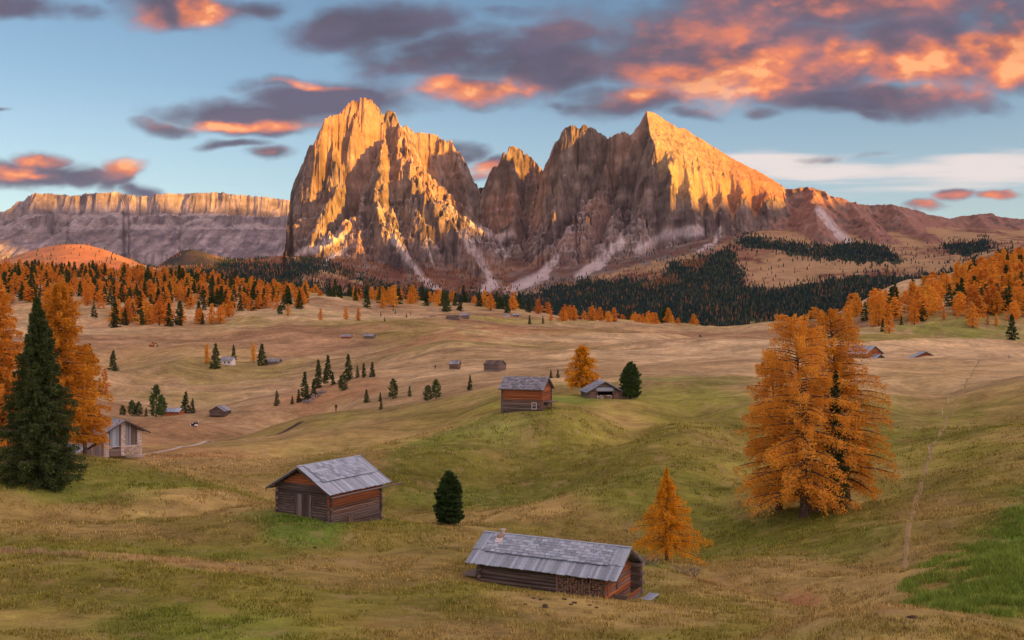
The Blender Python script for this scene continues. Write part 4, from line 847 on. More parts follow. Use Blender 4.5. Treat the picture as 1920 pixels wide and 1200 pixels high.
# ---------------------------------------------------------------- huts
def mat_wood(name, c0, c1, c2, rough=0.85):
    m, k, out = material(name)
    tc = k.node('ShaderNodeTexCoord').outputs['Object']; oi = k.node('ShaderNodeObjectInfo').outputs['Random']
    off = k.node('ShaderNodeCombineXYZ'); k.put(off.inputs[0], k.math('MULTIPLY', oi, 37.0)); k.put(off.inputs[1], k.math('MULTIPLY', oi, 11.0))
    p = k.vmath('ADD', tc, off.outputs[0])
    g = k.noise(k.vmath('MULTIPLY', p, (1.2, 7.0, 7.0)), 2.2, 5, .65); w = k.noise(k.vmath('MULTIPLY', p, (1.4, 1.0, 1.0)), 1.7, 3, .5)
    col = k.mix(k.mapr(g, .3, .7), c0, c1); col = k.mix(k.math('MULTIPLY', k.mapr(w, .42, .7), .8), col, c2)
    col = k.mix(1.0, col, k.mix(oi, (.66, .66, .66), (1.24, 1.22, 1.2)), 'MULTIPLY')
    principled(k, out, col, rough, g, .15, .6, .012); return m
WD = mat_wood('dark_weathered_wood', (.060, .048, .042), (.135, .110, .098), (.20, .17, .155))
WG = mat_wood('grey_weathered_wood', (.13, .115, .108), (.27, .245, .235), (.20, .135, .095))
WO = mat_wood('reddish_wood', (.25, .088, .034), (.50, .195, .078), (.21, .095, .055))
WB = mat_wood('brown_wood', (.10, .062, .042), (.23, .145, .10), (.30, .25, .22))
WS = mat_wood('silvered_shingle', (.21, .29, .37), (.44, .56, .67), (.32, .40, .46), .5)
WR = mat_wood('rough_grey_shingle', (.15, .18, .215), (.35, .40, .46), (.22, .21, .21), .7)
FW = mat_wood('split_firewood', (.16, .10, .07), (.45, .34, .25), (.09, .07, .06))
STONE = mat_plain('field_stone', (.22, .17, .12), (.50, .42, .33), 3.0, (1, 1, 1))
LIME = mat_plain('lime_mortar', (.44, .40, .35), (.66, .62, .56), 4.0, (1, 1, 1))
WHITE = mat_plain('white_plaster', (.68, .66, .63), (.82, .81, .79), 3.0, (1, 1, 1))
GLASS = mat_plain('dark_window_glass', (.02, .025, .03), (.05, .055, .06), 3.0, (1, 1, 1), .15)
METAL = mat_plain('pale_sheet_metal', (.45, .43, .42), (.70, .68, .67), 5.0, (1, 1, 1), .45)
_mc = {}
def unit(shape, mat):
    key = (shape, mat.name)
    if key in _mc: return _mc[key]
    bm = bmesh.new(); g = random.Random(len(_mc))
    if shape == 'log':
        n = 8; rings = []
        for xx, s in ((-.5, .88), (-.47, 1), (.47, 1), (.5, .88)):
            rings.append([bm.verts.new((xx, .5 * s * math.cos(2 * math.pi * (q + .5) / n), .5 * s * math.sin(2 * math.pi * (q + .5) / n))) for q in range(n)])
        for a, b in zip(rings[:-1], rings[1:]):
            for q in range(n): bm.faces.new((a[q], a[(q + 1) % n], b[(q + 1) % n], b[q]))
        bm.faces.new(rings[0][::-1]); bm.faces.new(rings[-1])
    else:
        j = .0 if shape == 'plank' else .09
        vs = [bm.verts.new((x + g.uniform(-j, j), y + g.uniform(-j, j), z + g.uniform(-j, j))) for x in (-.5, .5) for y in (-.5, .5) for z in (-.5, .5)]
        for f in ((0, 1, 3, 2), (4, 6, 7, 5), (0, 4, 5, 1), (2, 3, 7, 6), (0, 2, 6, 4), (1, 5, 7, 3)): bm.faces.new([vs[i] for i in f])
        if shape != 'stone': bmesh.ops.bevel(bm, geom=list(bm.edges), offset=.03, segments=1, affect='EDGES')
        else: bmesh.ops.bevel(bm, geom=list(bm.edges), offset=.12, segments=1, affect='EDGES')
    bmesh.ops.recalc_face_normals(bm, faces=list(bm.faces))
    me = bpy.data.meshes.new(shape); bm.to_mesh(me); bm.free(); me.materials.append(mat)
    _mc[key] = me; return me
def piece(name, shape, mat, parent, loc, size, rot=(0, 0, 0)):
    M = Matrix.Translation(loc) @ (Matrix.Rotation(rot[2], 4, 'Z') @ Matrix.Rotation(rot[1], 4, 'Y') @ Matrix.Rotation(rot[0], 4, 'X')) @ Matrix.Diagonal((*size, 1))
    return link(name, unit(shape, mat), parent, M)
def group_part(name, parent, loc=(0, 0, 0)):
    o = bpy.data.objects.new(name, None); COL.objects.link(o); o.parent = parent; o.location = loc; o.empty_display_size = .2; return o
jit = random.Random(4)
def logs(root, name, x0, y0, x1, y1, z0, z1, dia, pick, cor=.22, gap=None, gable=None):
    """one wall as a stack of logs; gap=(from, to, below z) leaves an opening; gable=(apex z) tapers the stack to a point"""
    L = math.hypot(x1 - x0, y1 - y0); a = math.atan2(y1 - y0, x1 - x0); ux, uy = (x1 - x0) / L, (y1 - y0) / L
    w = group_part(name, root); n = int(round((z1 - z0) / (dia * .9))); dz = (z1 - z0) / n
    top = int(math.ceil((gable - z1) / dz)) if gable else 0
    for i in range(n + top):
        z = z0 + (i + .5) * dz; s0, s1 = -cor, L + cor
        if i >= n:
            q = (z - z1 + dz * .2) / (gable - z1) * L / 2; s0, s1 = q, L - q
            if s1 - s0 < .3: break
        spans = [(s0, s1)]
        if gap and z < gap[2] and i < n: spans = [(s0, gap[0]), (gap[1], s1)]
        for (p, q) in spans:
            if q - p < .1: continue
            p += jit.uniform(-.05, .03); q += jit.uniform(-.03, .05); c = (p + q) / 2
            piece('log', 'log', pick((z - z0) / (z1 - z0)), w, (x0 + ux * c, y0 + uy * c, z), (q - p, dia * jit.uniform(.93, 1.06), dz * 1.14), (jit.uniform(0, 6), 0, a))
    return w
def roof_slope(root, name, LR, ze, zr, half, sgn, mode, xoff=0.0, mat=None, bw=.24):
    """one pitch: ridge along x; boards run from ridge to eave; mode 'fine' adds rows of shingles over the boards"""
    mat = mat or WS
    r = group_part(name, root); ln = math.hypot(half, zr - ze); pit = math.atan2(zr - ze, half)
    ey, ez = -sgn * math.cos(pit) * -1, -math.sin(pit)
    ey = sgn * math.cos(pit); nz = math.cos(pit); ny = sgn * math.sin(pit)
    def put(nm, s, xx, width, length, lift, th, tilt=0.0):
        y = ey * s + ny * lift; z = zr + ez * s + nz * lift
        ax = -pit * 1.0 + tilt if sgn > 0 else pit - tilt
        piece(nm, 'plank', mat, r, (xx + xoff, y, z), (width, length, th), (ax, 0, jit.uniform(-.012, .012)))
    def course(s0, s1, lift, bw, nm='board'):
        n = max(3, int(LR / bw)); w = LR / n
        for i in range(n):
            put(nm, (s0 + s1) / 2 + jit.uniform(-.03, .03), -LR / 2 + (i + .5) * w, w * .95, (s1 - s0), lift + jit.uniform(-.006, .012), .035)
    if mode == 'plain': course(-.03, ln, .03, bw); return r
    course(ln * .46, ln, .02, bw); course(-.05, ln * .56, .062, bw)
    if mode == 'fine':
        rows = 7; x0, x1 = -LR / 2 + LR * .085, LR / 2 - LR * .085; s0, s1 = .08, ln * .60
        for i in range(rows):
            n = int((x1 - x0) / .34); w = (x1 - x0) / n; ex = (s1 - s0) / rows
            for q in range(n):
                ww = w * jit.uniform(.86, .99)
                put('shingle', s0 + (i + .55) * ex + jit.uniform(-.02, .02), x0 + (q + .5 + (.5 if i % 2 else 0) * .6) * w, ww, ex * 1.28, .125 + jit.uniform(0, .012), .026, .075)
    if mode == 'rough':
        rows = 8; ex = ln / rows
        for i in range(rows):
            n = int(LR / .42); w = LR / n
            for q in range(n):
                put('shingle', (i + .5) * ex, -LR / 2 + (q + .5) * w, w * jit.uniform(.7, 1.04), ex * jit.uniform(1.05, 1.4), .11 + jit.uniform(-.01, .06), .04, jit.uniform(.02, .22))
    return r
def hut(name, label, c, yaw, base, LX, LY, plate, ridge, ox, oy, dia, picks, fine=('fine', 'plain'), gaps=None, roofmat=None, ridge_back=True, walls=(1, 1, 1, 1), group=None, bw=.24):
    """log hut, ridge along its local x; picks choose the log wood for the +-y and +-x walls"""
    root = empty(name, (c[0], c[1], base), yaw); tag(root, label, 'hut', group)
    hx, hy = LX / 2, LY / 2; gaps = gaps or {}
    slope = (ridge - plate) / hy
    if walls[0]: logs(root, 'wall', -hx, -hy, hx, -hy, 0, plate, dia, picks[0], gap=gaps.get(0))
    if walls[1]: logs(root, 'wall', -hx, hy, hx, hy, 0, plate, dia, picks[1], gap=gaps.get(1))
    if walls[2]: logs(root, 'wall', -hx, -hy, -hx, hy, 0, plate, dia, picks[2], gap=gaps.get(2), gable=ridge - .08)
    if walls[3]: logs(root, 'wall', hx, -hy, hx, hy, 0, plate, dia, picks[3], gap=gaps.get(3), gable=ridge - .08)
    half = hy + oy; LR = LX + 2 * ox; ze = ridge - slope * half
    roof_slope(root, 'roof', LR, ze + .10, ridge + .10, half, -1, fine[0], 0, roofmat, bw); roof_slope(root, 'roof', LR, ze + .10, ridge + .10, half, 1, fine[1], 0, roofmat, bw)
    piece('ridge_board', 'plank', roofmat or WS, root, (0, 0, ridge + .20), (LR, .22, .04))
    for s in (-1, 1):
        for e in (-1, 1): piece('barge_board', 'plank', WD, root, (e * (LR / 2 - .03), s * half / 2, (ze + ridge) / 2 + .03), (.04, math.hypot(half, ridge - ze), .13), (-s * math.atan2(ridge - ze, half), 0, 0))
        piece('eave_beam', 'log', WD, root, (0, s * (hy + oy * .55), ze + slope * oy * .45 - .04), (LR * .97, .13, .13))
    return root
def door(root, x0, x1, y, z0, z1, mat, side='y', n=7):
    d = group_part('door', root)
    for i in range(n):
        c = x0 + (i + .5) * (x1 - x0) / n
        loc = (c, y, (z0 + z1) / 2) if side == 'y' else (y, c, (z0 + z1) / 2)
        sz = ((x1 - x0) / n * .95, .05, z1 - z0) if side == 'y' else (.05, (x1 - x0) / n * .95, z1 - z0)
        piece('board', 'plank', mat(i), d, loc, sz)
    return d
twot = lambda f: WO if f > .62 + jit.uniform(-.05, .05) else (WB if f > .45 else (WG if jit.random() < .55 else WD))
dark = lambda f: WD if jit.random() < .8 else WG
front1 = lambda f: (WO if f > 1.08 else WD)

# hut on the knoll, corner towards the viewer
h1 = hut('log_hut', 'log hut with plank door and orange-red upper side wall beside a grassy bank', (-14.05, 76.75), R(58), -15.9, 5.7, 5.2, 3.45, 4.86, .70, .66, .21, (twot, dark, front1, dark), gaps={2: (1.75, 3.45, 2.9)})
door(h1, -.85, .85, -2.95, 1.0, 2.9, lambda i: WG if i in (0, 5, 6) else WD, 'x', 9)
piece('stone_sill', 'stone', STONE, h1, (-3.0, .2, .95), (.35, 5.4, .35)); piece('sill_plank', 'plank', WG, h1, (-3.12, 0, 1.12), (.18, 5.2, .10))
piece('gutter_log', 'log', WG, h1, (.55, -3.42, 3.02), (8.3, .17, .13))
fr = group_part('small_window', h1); [piece('slat', 'plank', WB, fr, (-.9 + i * .17, -2.78, .95), (.11, .05, .62)) for i in range(3)]
piece('vent_board', 'plank', WG, h1, (1.55, -2.74, 1.75), (.75, .05, .16))
piece('floor_slab', 'plank', WG, h1, (3.3, -1.5, .12), (.9, 2.2, .08))

# long hut with the wood store, in the hollow
orange2 = lambda f: WO if jit.random() < .75 else WB
h2 = hut('log_hut', 'long low log hut with a shingle roof and a firewood bay in the foreground', (2.5, 57.8), R(153), -16.05, 7.9, 3.6, 2.12, 3.14, .75, .5, .23, (dark, lambda f: WD, orange2, dark), fine=('plain', 'fine'), gaps={1: (-.3, 2.7, 2.1)}, bw=.17)
fwd = tag(group_part('firewood_stack', h2), None)
for i in range(15):
    for q in range(17):
        piece('split_log', 'stone', FW, fwd, (-3.80 + q * .165 + jit.uniform(-.03, .03), 1.66 + jit.uniform(-.05, .05), .1 + i * .128 + jit.uniform(-.02, .02)), (.155 * jit.uniform(.7, 1.1), .5, .125 * jit.uniform(.75, 1.15)), (0, jit.uniform(-.6, .6), 0))
for x in (-4.0, -2.55, -1.0): piece('post', 'plank', WO if x < -3 else WB, h2, (x, 1.9, 1.05), (.13, .13, 2.1))
for i in range(4): piece('parapet_board', 'plank', WG, h2, (-4.55, 1.35 - i * .0, .15 + i * .24), (.9, .07, .22))
for i in range(4): piece('parapet_board', 'plank', WG if i < 3 else WO, h2, (-4.98, .35, .2 + i * .23), (.06, 2.0, .21))
for i in range(3): piece('bench_plank', 'plank', WS, h2, (-5.35 - i * .2, -.1, .52), (.17, 2.6, .06))
for yy in (-1.2, 1.0): piece('bench_leg', 'plank', WG, h2, (-5.5, yy, .25), (.4, .10, .5))
for i in range(8): piece('stacked_beam', 'plank', WG if i % 2 else WD, h2, (-4.25 - .12 * (i % 2), -1.85, .2 + i * .25), (.75, .4, .22))
piece('window', 'plank', WD, h2, (-4.08, .6, 1.35), (.05, .26, .55))
ch = group_part('chimney', h2, (3.35, .1, 3.2)); piece('flue', 'log', METAL, ch, (0, 0, .14), (.5, .16, .16), (0, R(90), 0)); piece('stone', 'stone', STONE, ch, (.05, .22, .02), (.36, .34, .3)); piece('cap', 'plank', METAL, ch, (0, 0, .40), (.26, .26, .04)); piece('flashing', 'plank', METAL, ch, (.02, .5, -.12), (.42, .5, .03), (R(-27), 0, 0))
lp = group_part('platform', h2); [piece('plank', 'plank', WG, lp, (4.75, .4 + i * .34, 1.0), (1.2, .3, .07)) for i in range(4)]; [piece('stone', 'stone', STONE, lp, (4.6 + .3 * (i % 2), .5 + i * .35, .45), (.5, .4, .8)) for i in range(4)]

# hut half way up the slope
h3 = hut('log_hut', 'log hut with rough grey shingles half way up the green slope', (2.2, 149.4), R(159), -14.2, 6.1, 4.2, 4.1, 5.5, .55, .5, .27, (dark, twot, lambda f: WO if f > .5 else WB, dark), fine=('plain', 'rough'), roofmat=WR)
fr = group_part('small_window', h3); [piece('frame_bar', 'plank', METAL, fr, p_, s_) for p_, s_ in (((-2.0, 2.28, 2.0), (.75, .06, .10)), ((-2.0, 2.28, 1.1), (.75, .06, .10)), ((-2.35, 2.28, 1.55), (.1, .06, 1.0)), ((-1.65, 2.28, 1.55), (.1, .06, 1.0)), ((-1.9, 2.28, 1.6), (.6, .06, .08)))]
piece('doorstep', 'plank', WG, h3, (-3.9, .2, 2.1), (1.5, 2.4, .1))

# open shed with gable to the viewer
s4 = at(1131, 169); h4 = hut('open_shed', 'small open gabled shed with firewood beside the yellow larch', (s4.x - .2, 169.5), R(98), -13.6, 4.6, 5.6, 1.55, 3.1, .55, .45, .24, (lambda f: WG, lambda f: WG, lambda f: WB if f < 1 else WG, lambda f: WG), fine=('rough', 'rough'), gaps={2: (1.35, 4.1, 1.6)}, roofmat=WS)
for i in range(5): piece('gable_board', 'plank', WS, h4, (-2.45, 0, 1.72 + i * .13), (.05, 3.0, .12))
fs = group_part('firewood_stack', h4)
for i in range(5):
    for q in range(13): piece('split_log', 'stone', METAL if jit.random() < .5 else FW, fs, (-2.5, -1.05 + q * .2, .12 + i * .2), (.4, .17, .17 * jit.uniform(.7, 1.1)), (jit.uniform(-.5, .5), 0, 0))
for yy in (-2.6, -1.35, 1.35, 2.6): piece('post', 'plank', WB, h4, (-2.6, yy, .85), (.16, .16, 1.8))
for i in range(9): piece('fence_board', 'plank', WG, h4, (-2.2, -2.95 - i * .2, .62 + jit.uniform(-.08, .12)), (.05, .18, 1.35))
ch = group_part('chimney', h4, (1.0, .2, 3.2)); [piece('stone', 'stone', LIME, ch, (0, 0, .12 + i * .24), (.5, .42, .26)) for i in range(2)]

# small huts on the far meadow: (column, base row, near, far, width m, depth m, height, ridge, yaw, label, roof, wall, name)
def small_hut(px, py, d0, d1, L, Wd, hw, rg, yaw, label, wall=WG, roof=WR, group='small huts on the far meadow'):
    d = find_d(px, py, d0, d1); p = at(px, d); pk = lambda f: wall
    return hut('log_hut', label, (p.x, p.y), R(yaw), p.z - .35, L, Wd, hw + .35, rg + .35, .45, .4, .42, (pk, pk, pk, pk), fine=('plain', 'plain'), roofmat=roof, group=group, bw=.5)
small_hut(928, 694, 300, 370, 5.0, 4.0, 1.9, 2.9, 150, 'grey log hut with a dark roof, larger of two on the pale meadow rise', WG, WD)
small_hut(853, 691, 300, 370, 2.8, 3.0, 1.7, 2.6, 170, 'small grey hut, the lesser of two on the pale meadow rise', WB, WR)
small_hut(326, 780, 260, 330, 5.0, 3.4, 1.6, 2.5, 172, 'brown plank hut with a pale roof in the tree row on the left', WO, WS)
small_hut(413, 777, 270, 340, 4.0, 4.6, 1.3, 2.6, 80, 'low dark hut half hidden behind the knoll on the left', WD, WR)
small_hut(514, 682, 480, 620, 7.0, 4.5, 1.5, 2.8, 170, 'low grey hut to the right of the two trees', WG, WR)
small_hut(650, 634, 560, 900, 6.0, 4.0, 1.2, 2.3, 175, 'flat reddish hut, left of the pair in the far dip', WO, WR)
small_hut(693, 634, 560, 900, 6.5, 4.5, 1.5, 2.8, 172, 'grey hut, right of the pair in the far dip', WG, WR)
small_hut(849, 599, 760, 1100, 9.0, 5.0, 2.0, 3.3, 165, 'dark grey hut, left of the two near the forest strip', WG, WD)
small_hut(872, 597, 780, 1150, 6.0, 5.0, 2.6, 4.2, 178, 'tall grey hut, right of the two near the forest strip', WG, WR)
small_hut(812, 597, 780, 1100, 5.0, 4.0, 1.0, 2.0, 178, 'tiny low hut by the small spruces on the far meadow', WD, WD)
small_hut(950, 594, 820, 1150, 6.0, 4.0, 1.6, 2.6, 178, 'tiny pale hut in front of the larch strip', LIME, WR)
small_hut(968, 594, 820, 1150, 5.0, 4.0, 1.8, 2.8, 165, 'tiny grey hut right beside the pale one at the larch strip', WG, WS)
# roofs that look over the crest on the right
pz = at(1732, 352); hut('log_hut', 'hut with only its gable and grey roof showing over the right crest', (pz.x, pz.y), R(80), -14.6, 6.0, 8.4, 1.3, 3.35, .8, .9, .3, (dark, dark, lambda f: WO, dark), fine=('plain', 'plain'), roofmat=WS, bw=.5)
pz = at(1622, 356); hut('log_hut', 'hut with a long grey roof half hidden behind the big larch', (pz.x, pz.y), R(115), -13.6, 8.5, 7.0, 2.0, 4.3, .8, .9, .3, (dark, dark, lambda f: WO, dark), fine=('plain', 'plain'), roofmat=WS, bw=.5)
pz = at(1640, 352); hut('log_hut', 'lower grey annex roof in front of the half hidden hut', (pz.x, pz.y), R(115), -14.6, 5.0, 4.0, 1.2, 2.4, .5, .6, .3, (dark, dark, dark, dark), fine=('plain', 'plain'), roofmat=WS, bw=.5)

# white house among spruces
d5 = find_d(428, 684, 500, 600); p5 = at(428, d5)
wh = empty('white_house', (p5.x, p5.y, p5.z - .3), R(172)); tag(wh, 'white plastered house with a dark roof among spruces on the far left meadow', 'house')
piece('wall', 'plank', WHITE, wh, (0, 0, 1.5), (6.6, 5.6, 3.0))
for s in (-1, 1):
    rf = roof_slope(wh, 'roof', 7.8, 2.7, 5.0, 3.5, s, 'plain', 0, WR, .6)
for e in (-1, 1):
    bm = bmesh.new(); v = [bm.verts.new(q) for q in ((e * 3.28, -2.8, 3.0), (e * 3.28, 2.8, 3.0), (e * 3.28, 0, 4.85), (e * 3.0, -2.8, 3.0), (e * 3.0, 2.8, 3.0), (e * 3.0, 0, 4.85))]
    for f in ((0, 1, 2), (5, 4, 3), (0, 3, 4, 1), (1, 4, 5, 2), (2, 5, 3, 0)): bm.faces.new([v[i] for i in f])
    bmesh.ops.recalc_face_normals(bm, faces=list(bm.faces)); me = bpy.data.meshes.new('gable'); bm.to_mesh(me); bm.free(); me.materials.append(WHITE); link('gable', me, wh)
for x in (-1.6, .9):
    w_ = piece('window', 'plank', GLASS, wh, (x, 2.80, 1.7), (.9, .06, 1.0))
for x in (-1.2, .8): piece('skylight', 'plank', METAL, wh, (x, 1.5, 4.22), (.6, .8, .12), (R(-33), 0, 0))
piece('chimney', 'stone', LIME, wh, (1.8, -.4, 5.2), (.5, .5, 1.0))

# stone and timber barn on the left
b0 = at(212, 137); bz = -18.5
br = empty('stone_barn', (-56.6, 139.2, bz), R(136)); tag(br, 'barn with whitewashed stone pillars and grey boards behind the tall spruce', 'barn')
GX, HW = -4.8, 2.55                              # gable plane (towards the viewer) and half width
for yy in (-HW + .25, 0, HW - .25):
    top = 4.6 if yy == 0 else 3.1
    pl = group_part('pillar', br); piece('core', 'plank', LIME, pl, (GX, yy, top / 2), (.5, .62, top))
    for i in range(int(top / .24)):
        for q in range(2):
            if jit.random() < (.62 if yy <= 0 else .8): piece('stone', 'stone', STONE if jit.random() < .75 else LIME, pl, (GX - .24, yy - .15 + q * .3 + jit.uniform(-.06, .06), .12 + i * .24), (.1, jit.uniform(.14, .28), jit.uniform(.1, .17)))
for s0, s1 in ((-HW + .55, -.3), (.3, HW - .55)):
    bp = group_part('board_wall', br); n = 8
    for i in range(n):
        yy = s0 + (i + .5) * (s1 - s0) / n; piece('board', 'plank', WG if jit.random() < .7 else WS, bp, (GX, yy, 2.15 + (1.62 * (1 - abs(yy) / HW)) / 2 + .25), (.05, (s1 - s0) / n * .95, 2.3 + 1.62 * (1 - abs(yy) / HW)))
sw = group_part('stone_wall', br); piece('core', 'plank', LIME, sw, (GX, -HW / 2, .6), (.42, HW, 1.2))
for i in range(6):
    for q in range(9): piece('stone', 'stone', STONE if jit.random() < .8 else LIME, sw, (GX - .2, -HW + .2 + q * .27 + jit.uniform(-.05, .05), .12 + i * .19), (.14, jit.uniform(.18, .3), jit.uniform(.12, .2)))
lw = group_part('lower_boards', br); [piece('board', 'plank', WG, lw, (GX, HW / 2 + .05, .15 + i * .2), (.05, HW - .5, .18)) for i in range(5)]
piece('lintel', 'plank', LIME, br, (GX - .03, 0, 1.28), (.1, 2 * HW, .1))
for s in (-1, 1): logs(br, 'side_wall', GX, s * (HW - .1), 5.0, s * (HW - .1), 0, 3.0, .3, lambda f: WD, cor=0)
for s in (-1, 1): roof_slope(br, 'roof', 11.6, 2.95, 4.85, 3.5, s, 'plain', .0, WR, .35)
for s in (-1, 1): piece('barge_board', 'plank', WD, br, (-5.78, s * 1.75, 3.86), (.05, 3.98, .2), (-s * math.atan2(1.9, 3.5), 0, 0))
ln = group_part('lean_to', br)
for i in range(10): piece('roof_board', 'plank', WR, ln, (-4.4 + i * .62, 4.6, 1.75), (.56, 3.4, .05), (R(-31), 0, 0))
for i in range(12): piece('board', 'plank', WG, ln, (GX + .1, HW + .2 + i * .27, .8 - i * .03), (.05, .25, 2.5 - i * .17))
piece('rafter', 'log', WG, ln, (GX - .1, 4.5, 1.75), (4.2, .14, .14), (0, R(31), R(90)))
# low wall and water trough beside the barn
q0 = at(252, 141); tr = empty('water_trough', q0, R(20)); tag(tr, 'low grey water trough and wall stub right of the stone barn', 'trough')
piece('basin', 'plank', METAL, tr, (0, 0, .1), (2.4, .8, .5)); piece('rim', 'plank', WHITE, tr, (0.2, -.3, .4), (2.7, .2, .12)); piece('wall_stub', 'stone', STONE, tr, (-1.4, .3, .2), (.8, .8, .9))

# ---------------------------------------------------------------- paths, posts and small things
def ribbon(name, pts, width, mat, label, cat, lift=.05, kind='structure', edge=None):
    """strip that follows the ground through (column, distance) points"""
    P_ = np.array([((px - 960) / F * d, d) for px, d in pts]); seg = np.concatenate([[0], np.cumsum(np.hypot(*np.diff(P_, axis=0).T))])
    n = max(8, int(seg[-1] / max(width * .8, .5))); s = np.linspace(0, seg[-1], n)
    c = np.stack([np.interp(s, seg, P_[:, 0]), np.interp(s, seg, P_[:, 1])], 1); c = smooth1(c, 2.5, 0)
    t = np.gradient(c, axis=0); t /= np.linalg.norm(t, axis=1)[:, None]; nn = np.stack([-t[:, 1], t[:, 0]], 1)
    wv = width * (.75 + .5 * fbm(s / (width * 4), s * 0, 2, 3))
    V = []
    for f in (-.5, -.17, .17, .5):
        q = c + nn * (wv * f)[:, None]; V.append(np.stack([q[:, 0], q[:, 1], near_z(q[:, 0], q[:, 1]) + lift * (1 if abs(f) < .4 else .25)], 1))
    V = np.stack(V, 1).reshape(-1, 3)
    me = mesh_np(name, V, grid_faces(n, 4), mat); return tag(link(name, me), label, cat, kind=kind)
DIRT = mat_plain('bare_path_earth', (.25, .20, .085), (.36, .28, .14), .8, (1, 1, 1)); GRAVEL = mat_plain('pale_gravel', (.38, .34, .29), (.56, .51, .45), 1.5, (1, 1, 1))
SOIL = mat_plain('dark_soil', (.045, .032, .022), (.10, .072, .05), 5, (1, 1, 1))
ribbon('gravel_road', [(262, 150), (330, 158), (400, 171), (445, 182), (480, 192)], .9, GRAVEL, 'pale gravel road edge curving right from the barn', 'road', .12)
ribbon('farm_track', [(470, 188), (520, 205), (570, 216)], 1.6, SOIL, 'dark track continuing the pale road uphill', 'track', .05)
ribbon('trail', [(1846, 296), (1832, 262), (1806, 206), (1790, 182), (1767, 146), (1757, 134), (1742, 117), (1728, 104), (1723, 94), (1712, 84), (1703, 75), (1697, 68), (1690, 62)], .42, DIRT, 'narrow trodden trail down the right slope', 'path', .04)
ribbon('far_path', [(1600, 548), (1660, 538), (1720, 528), (1800, 524), (1920, 522), (1990, 522)], 1.5, GRAVEL, 'pale path crossing below the right larch wood', 'path', .15)
ribbon('far_path', [(205, 590), (255, 610), (330, 640), (400, 665), (470, 668)], 1.6, DIRT, 'pale track crossing the far left meadow', 'path', .15)
for i, (px, py, hp) in enumerate([(1840, 677, 5), (1830, 685, 5), (1806, 720, 8), (1790, 736, 9), (1778, 756, 12), (1767, 782, 13), (1742, 850, 8)]):
    d = find_d(px, py, 90, 300); p = at(px, d); h = max(.9, hp / F * d)
    o = empty('fence_post', p, jit.random()); tag(o, f'pale thin fence post, {ORD[i]} from the top along the trodden trail', 'post', 'posts along the trail')
    piece('stake', 'log', METAL, o, (0, 0, h / 2), (h + .1, .07, .07), (0, R(90), 0)); piece('insulator', 'plank', WHITE, o, (0, 0, h * .72), (.3, .06, .05))

def person(px, py, d0, d1, coat, trousers, label):
    d = find_d(px, py, d0, d1); p = at(px, d); o = empty('person', p, .4); tag(o, label, 'person')
    def skin(pts, edges, rad, nm, mat):
        me = bpy.data.meshes.new(nm); me.from_pydata(pts, edges, []); ob = link(nm, me, o); ob.modifiers.new('skin', 'SKIN'); sd = ob.modifiers.new('sub', 'SUBSURF'); sd.levels = sd.render_levels = 1
        for v, r in zip(me.skin_vertices[0].data, rad): v.radius = (r, r)
        me.skin_vertices[0].data[0].use_root = True; me.materials.append(mat); return ob
    pts = [(0, 0, .92), (0, 0, 1.15), (0, .02, 1.38), (0, .02, 1.50), (0, .0, 1.66), (.10, 0, .88), (.11, .05, .48), (.12, 0, .06), (.12, -.14, .03), (-.10, 0, .88), (-.12, -.06, .48), (-.13, .05, .06), (-.13, -.10, .03), (.21, .02, 1.40), (.27, .02, 1.12), (.25, -.10, .90), (-.21, .02, 1.40), (-.27, .04, 1.12), (-.24, -.06, .90)]
    ed = [(0, 1), (1, 2), (2, 3), (3, 4), (0, 5), (5, 6), (6, 7), (7, 8), (0, 9), (9, 10), (10, 11), (11, 12), (2, 13), (13, 14), (14, 15), (2, 16), (16, 17), (17, 18)]
    skin(pts, ed, [.15, .14, .17, .06, .11, .09, .065, .05, .045, .09, .065, .05, .045, .065, .05, .045, .065, .05, .045], 'body', coat)
    return o
DK = mat_plain('dark_cloth', (.012, .012, .016), (.03, .03, .035), 3, (1, 1, 1))
person(630, 770, 200, 245, DK, DK, 'person in dark clothes standing on the knoll meadow')
person(816, 693, 300, 380, DK, DK, 'person in dark clothes walking left of the small grey hut')

# excavator on the far track
de = find_d(285, 650, 560, 700); pe = at(285, de); ORG = mat_plain('orange_paint', (.50, .17, .04), (.62, .24, .06), 2, (1, 1, 1), .5); STEEL = mat_plain('dark_steel', (.03, .025, .022), (.07, .06, .05), 3, (1, 1, 1), .6)
ex = empty('excavator', pe, R(4)); tag(ex, 'orange excavator with its dark arm lowered on the far left track', 'excavator')
for s in (-.75, .75): piece('crawler_track', 'log', STEEL, ex, (-.2, s, .4), (3.0, .5, .8))
piece('body', 'stone', ORG, ex, (-.5, 0, 1.5), (2.6, 2.0, 1.3)); cb = piece('cab', 'plank', ORG, ex, (.3, .5, 2.35), (1.3, .95, 1.3)); piece('window', 'plank', GLASS, ex, (.97, .5, 2.45), (.04, .75, .8)); piece('window', 'plank', GLASS, ex, (.3, .0, 2.45), (.9, .04, .8))
piece('boom', 'plank', STEEL, ex, (2.0, -.3, 1.9), (2.6, .3, .4), (0, R(-25), 0)); piece('dipper', 'plank', STEEL, ex, (3.4, -.3, 1.6), (2.0, .25, .3), (0, R(65), 0)); piece('bucket', 'stone', STEEL, ex, (3.7, -.3, .6), (.8, .8, .7))

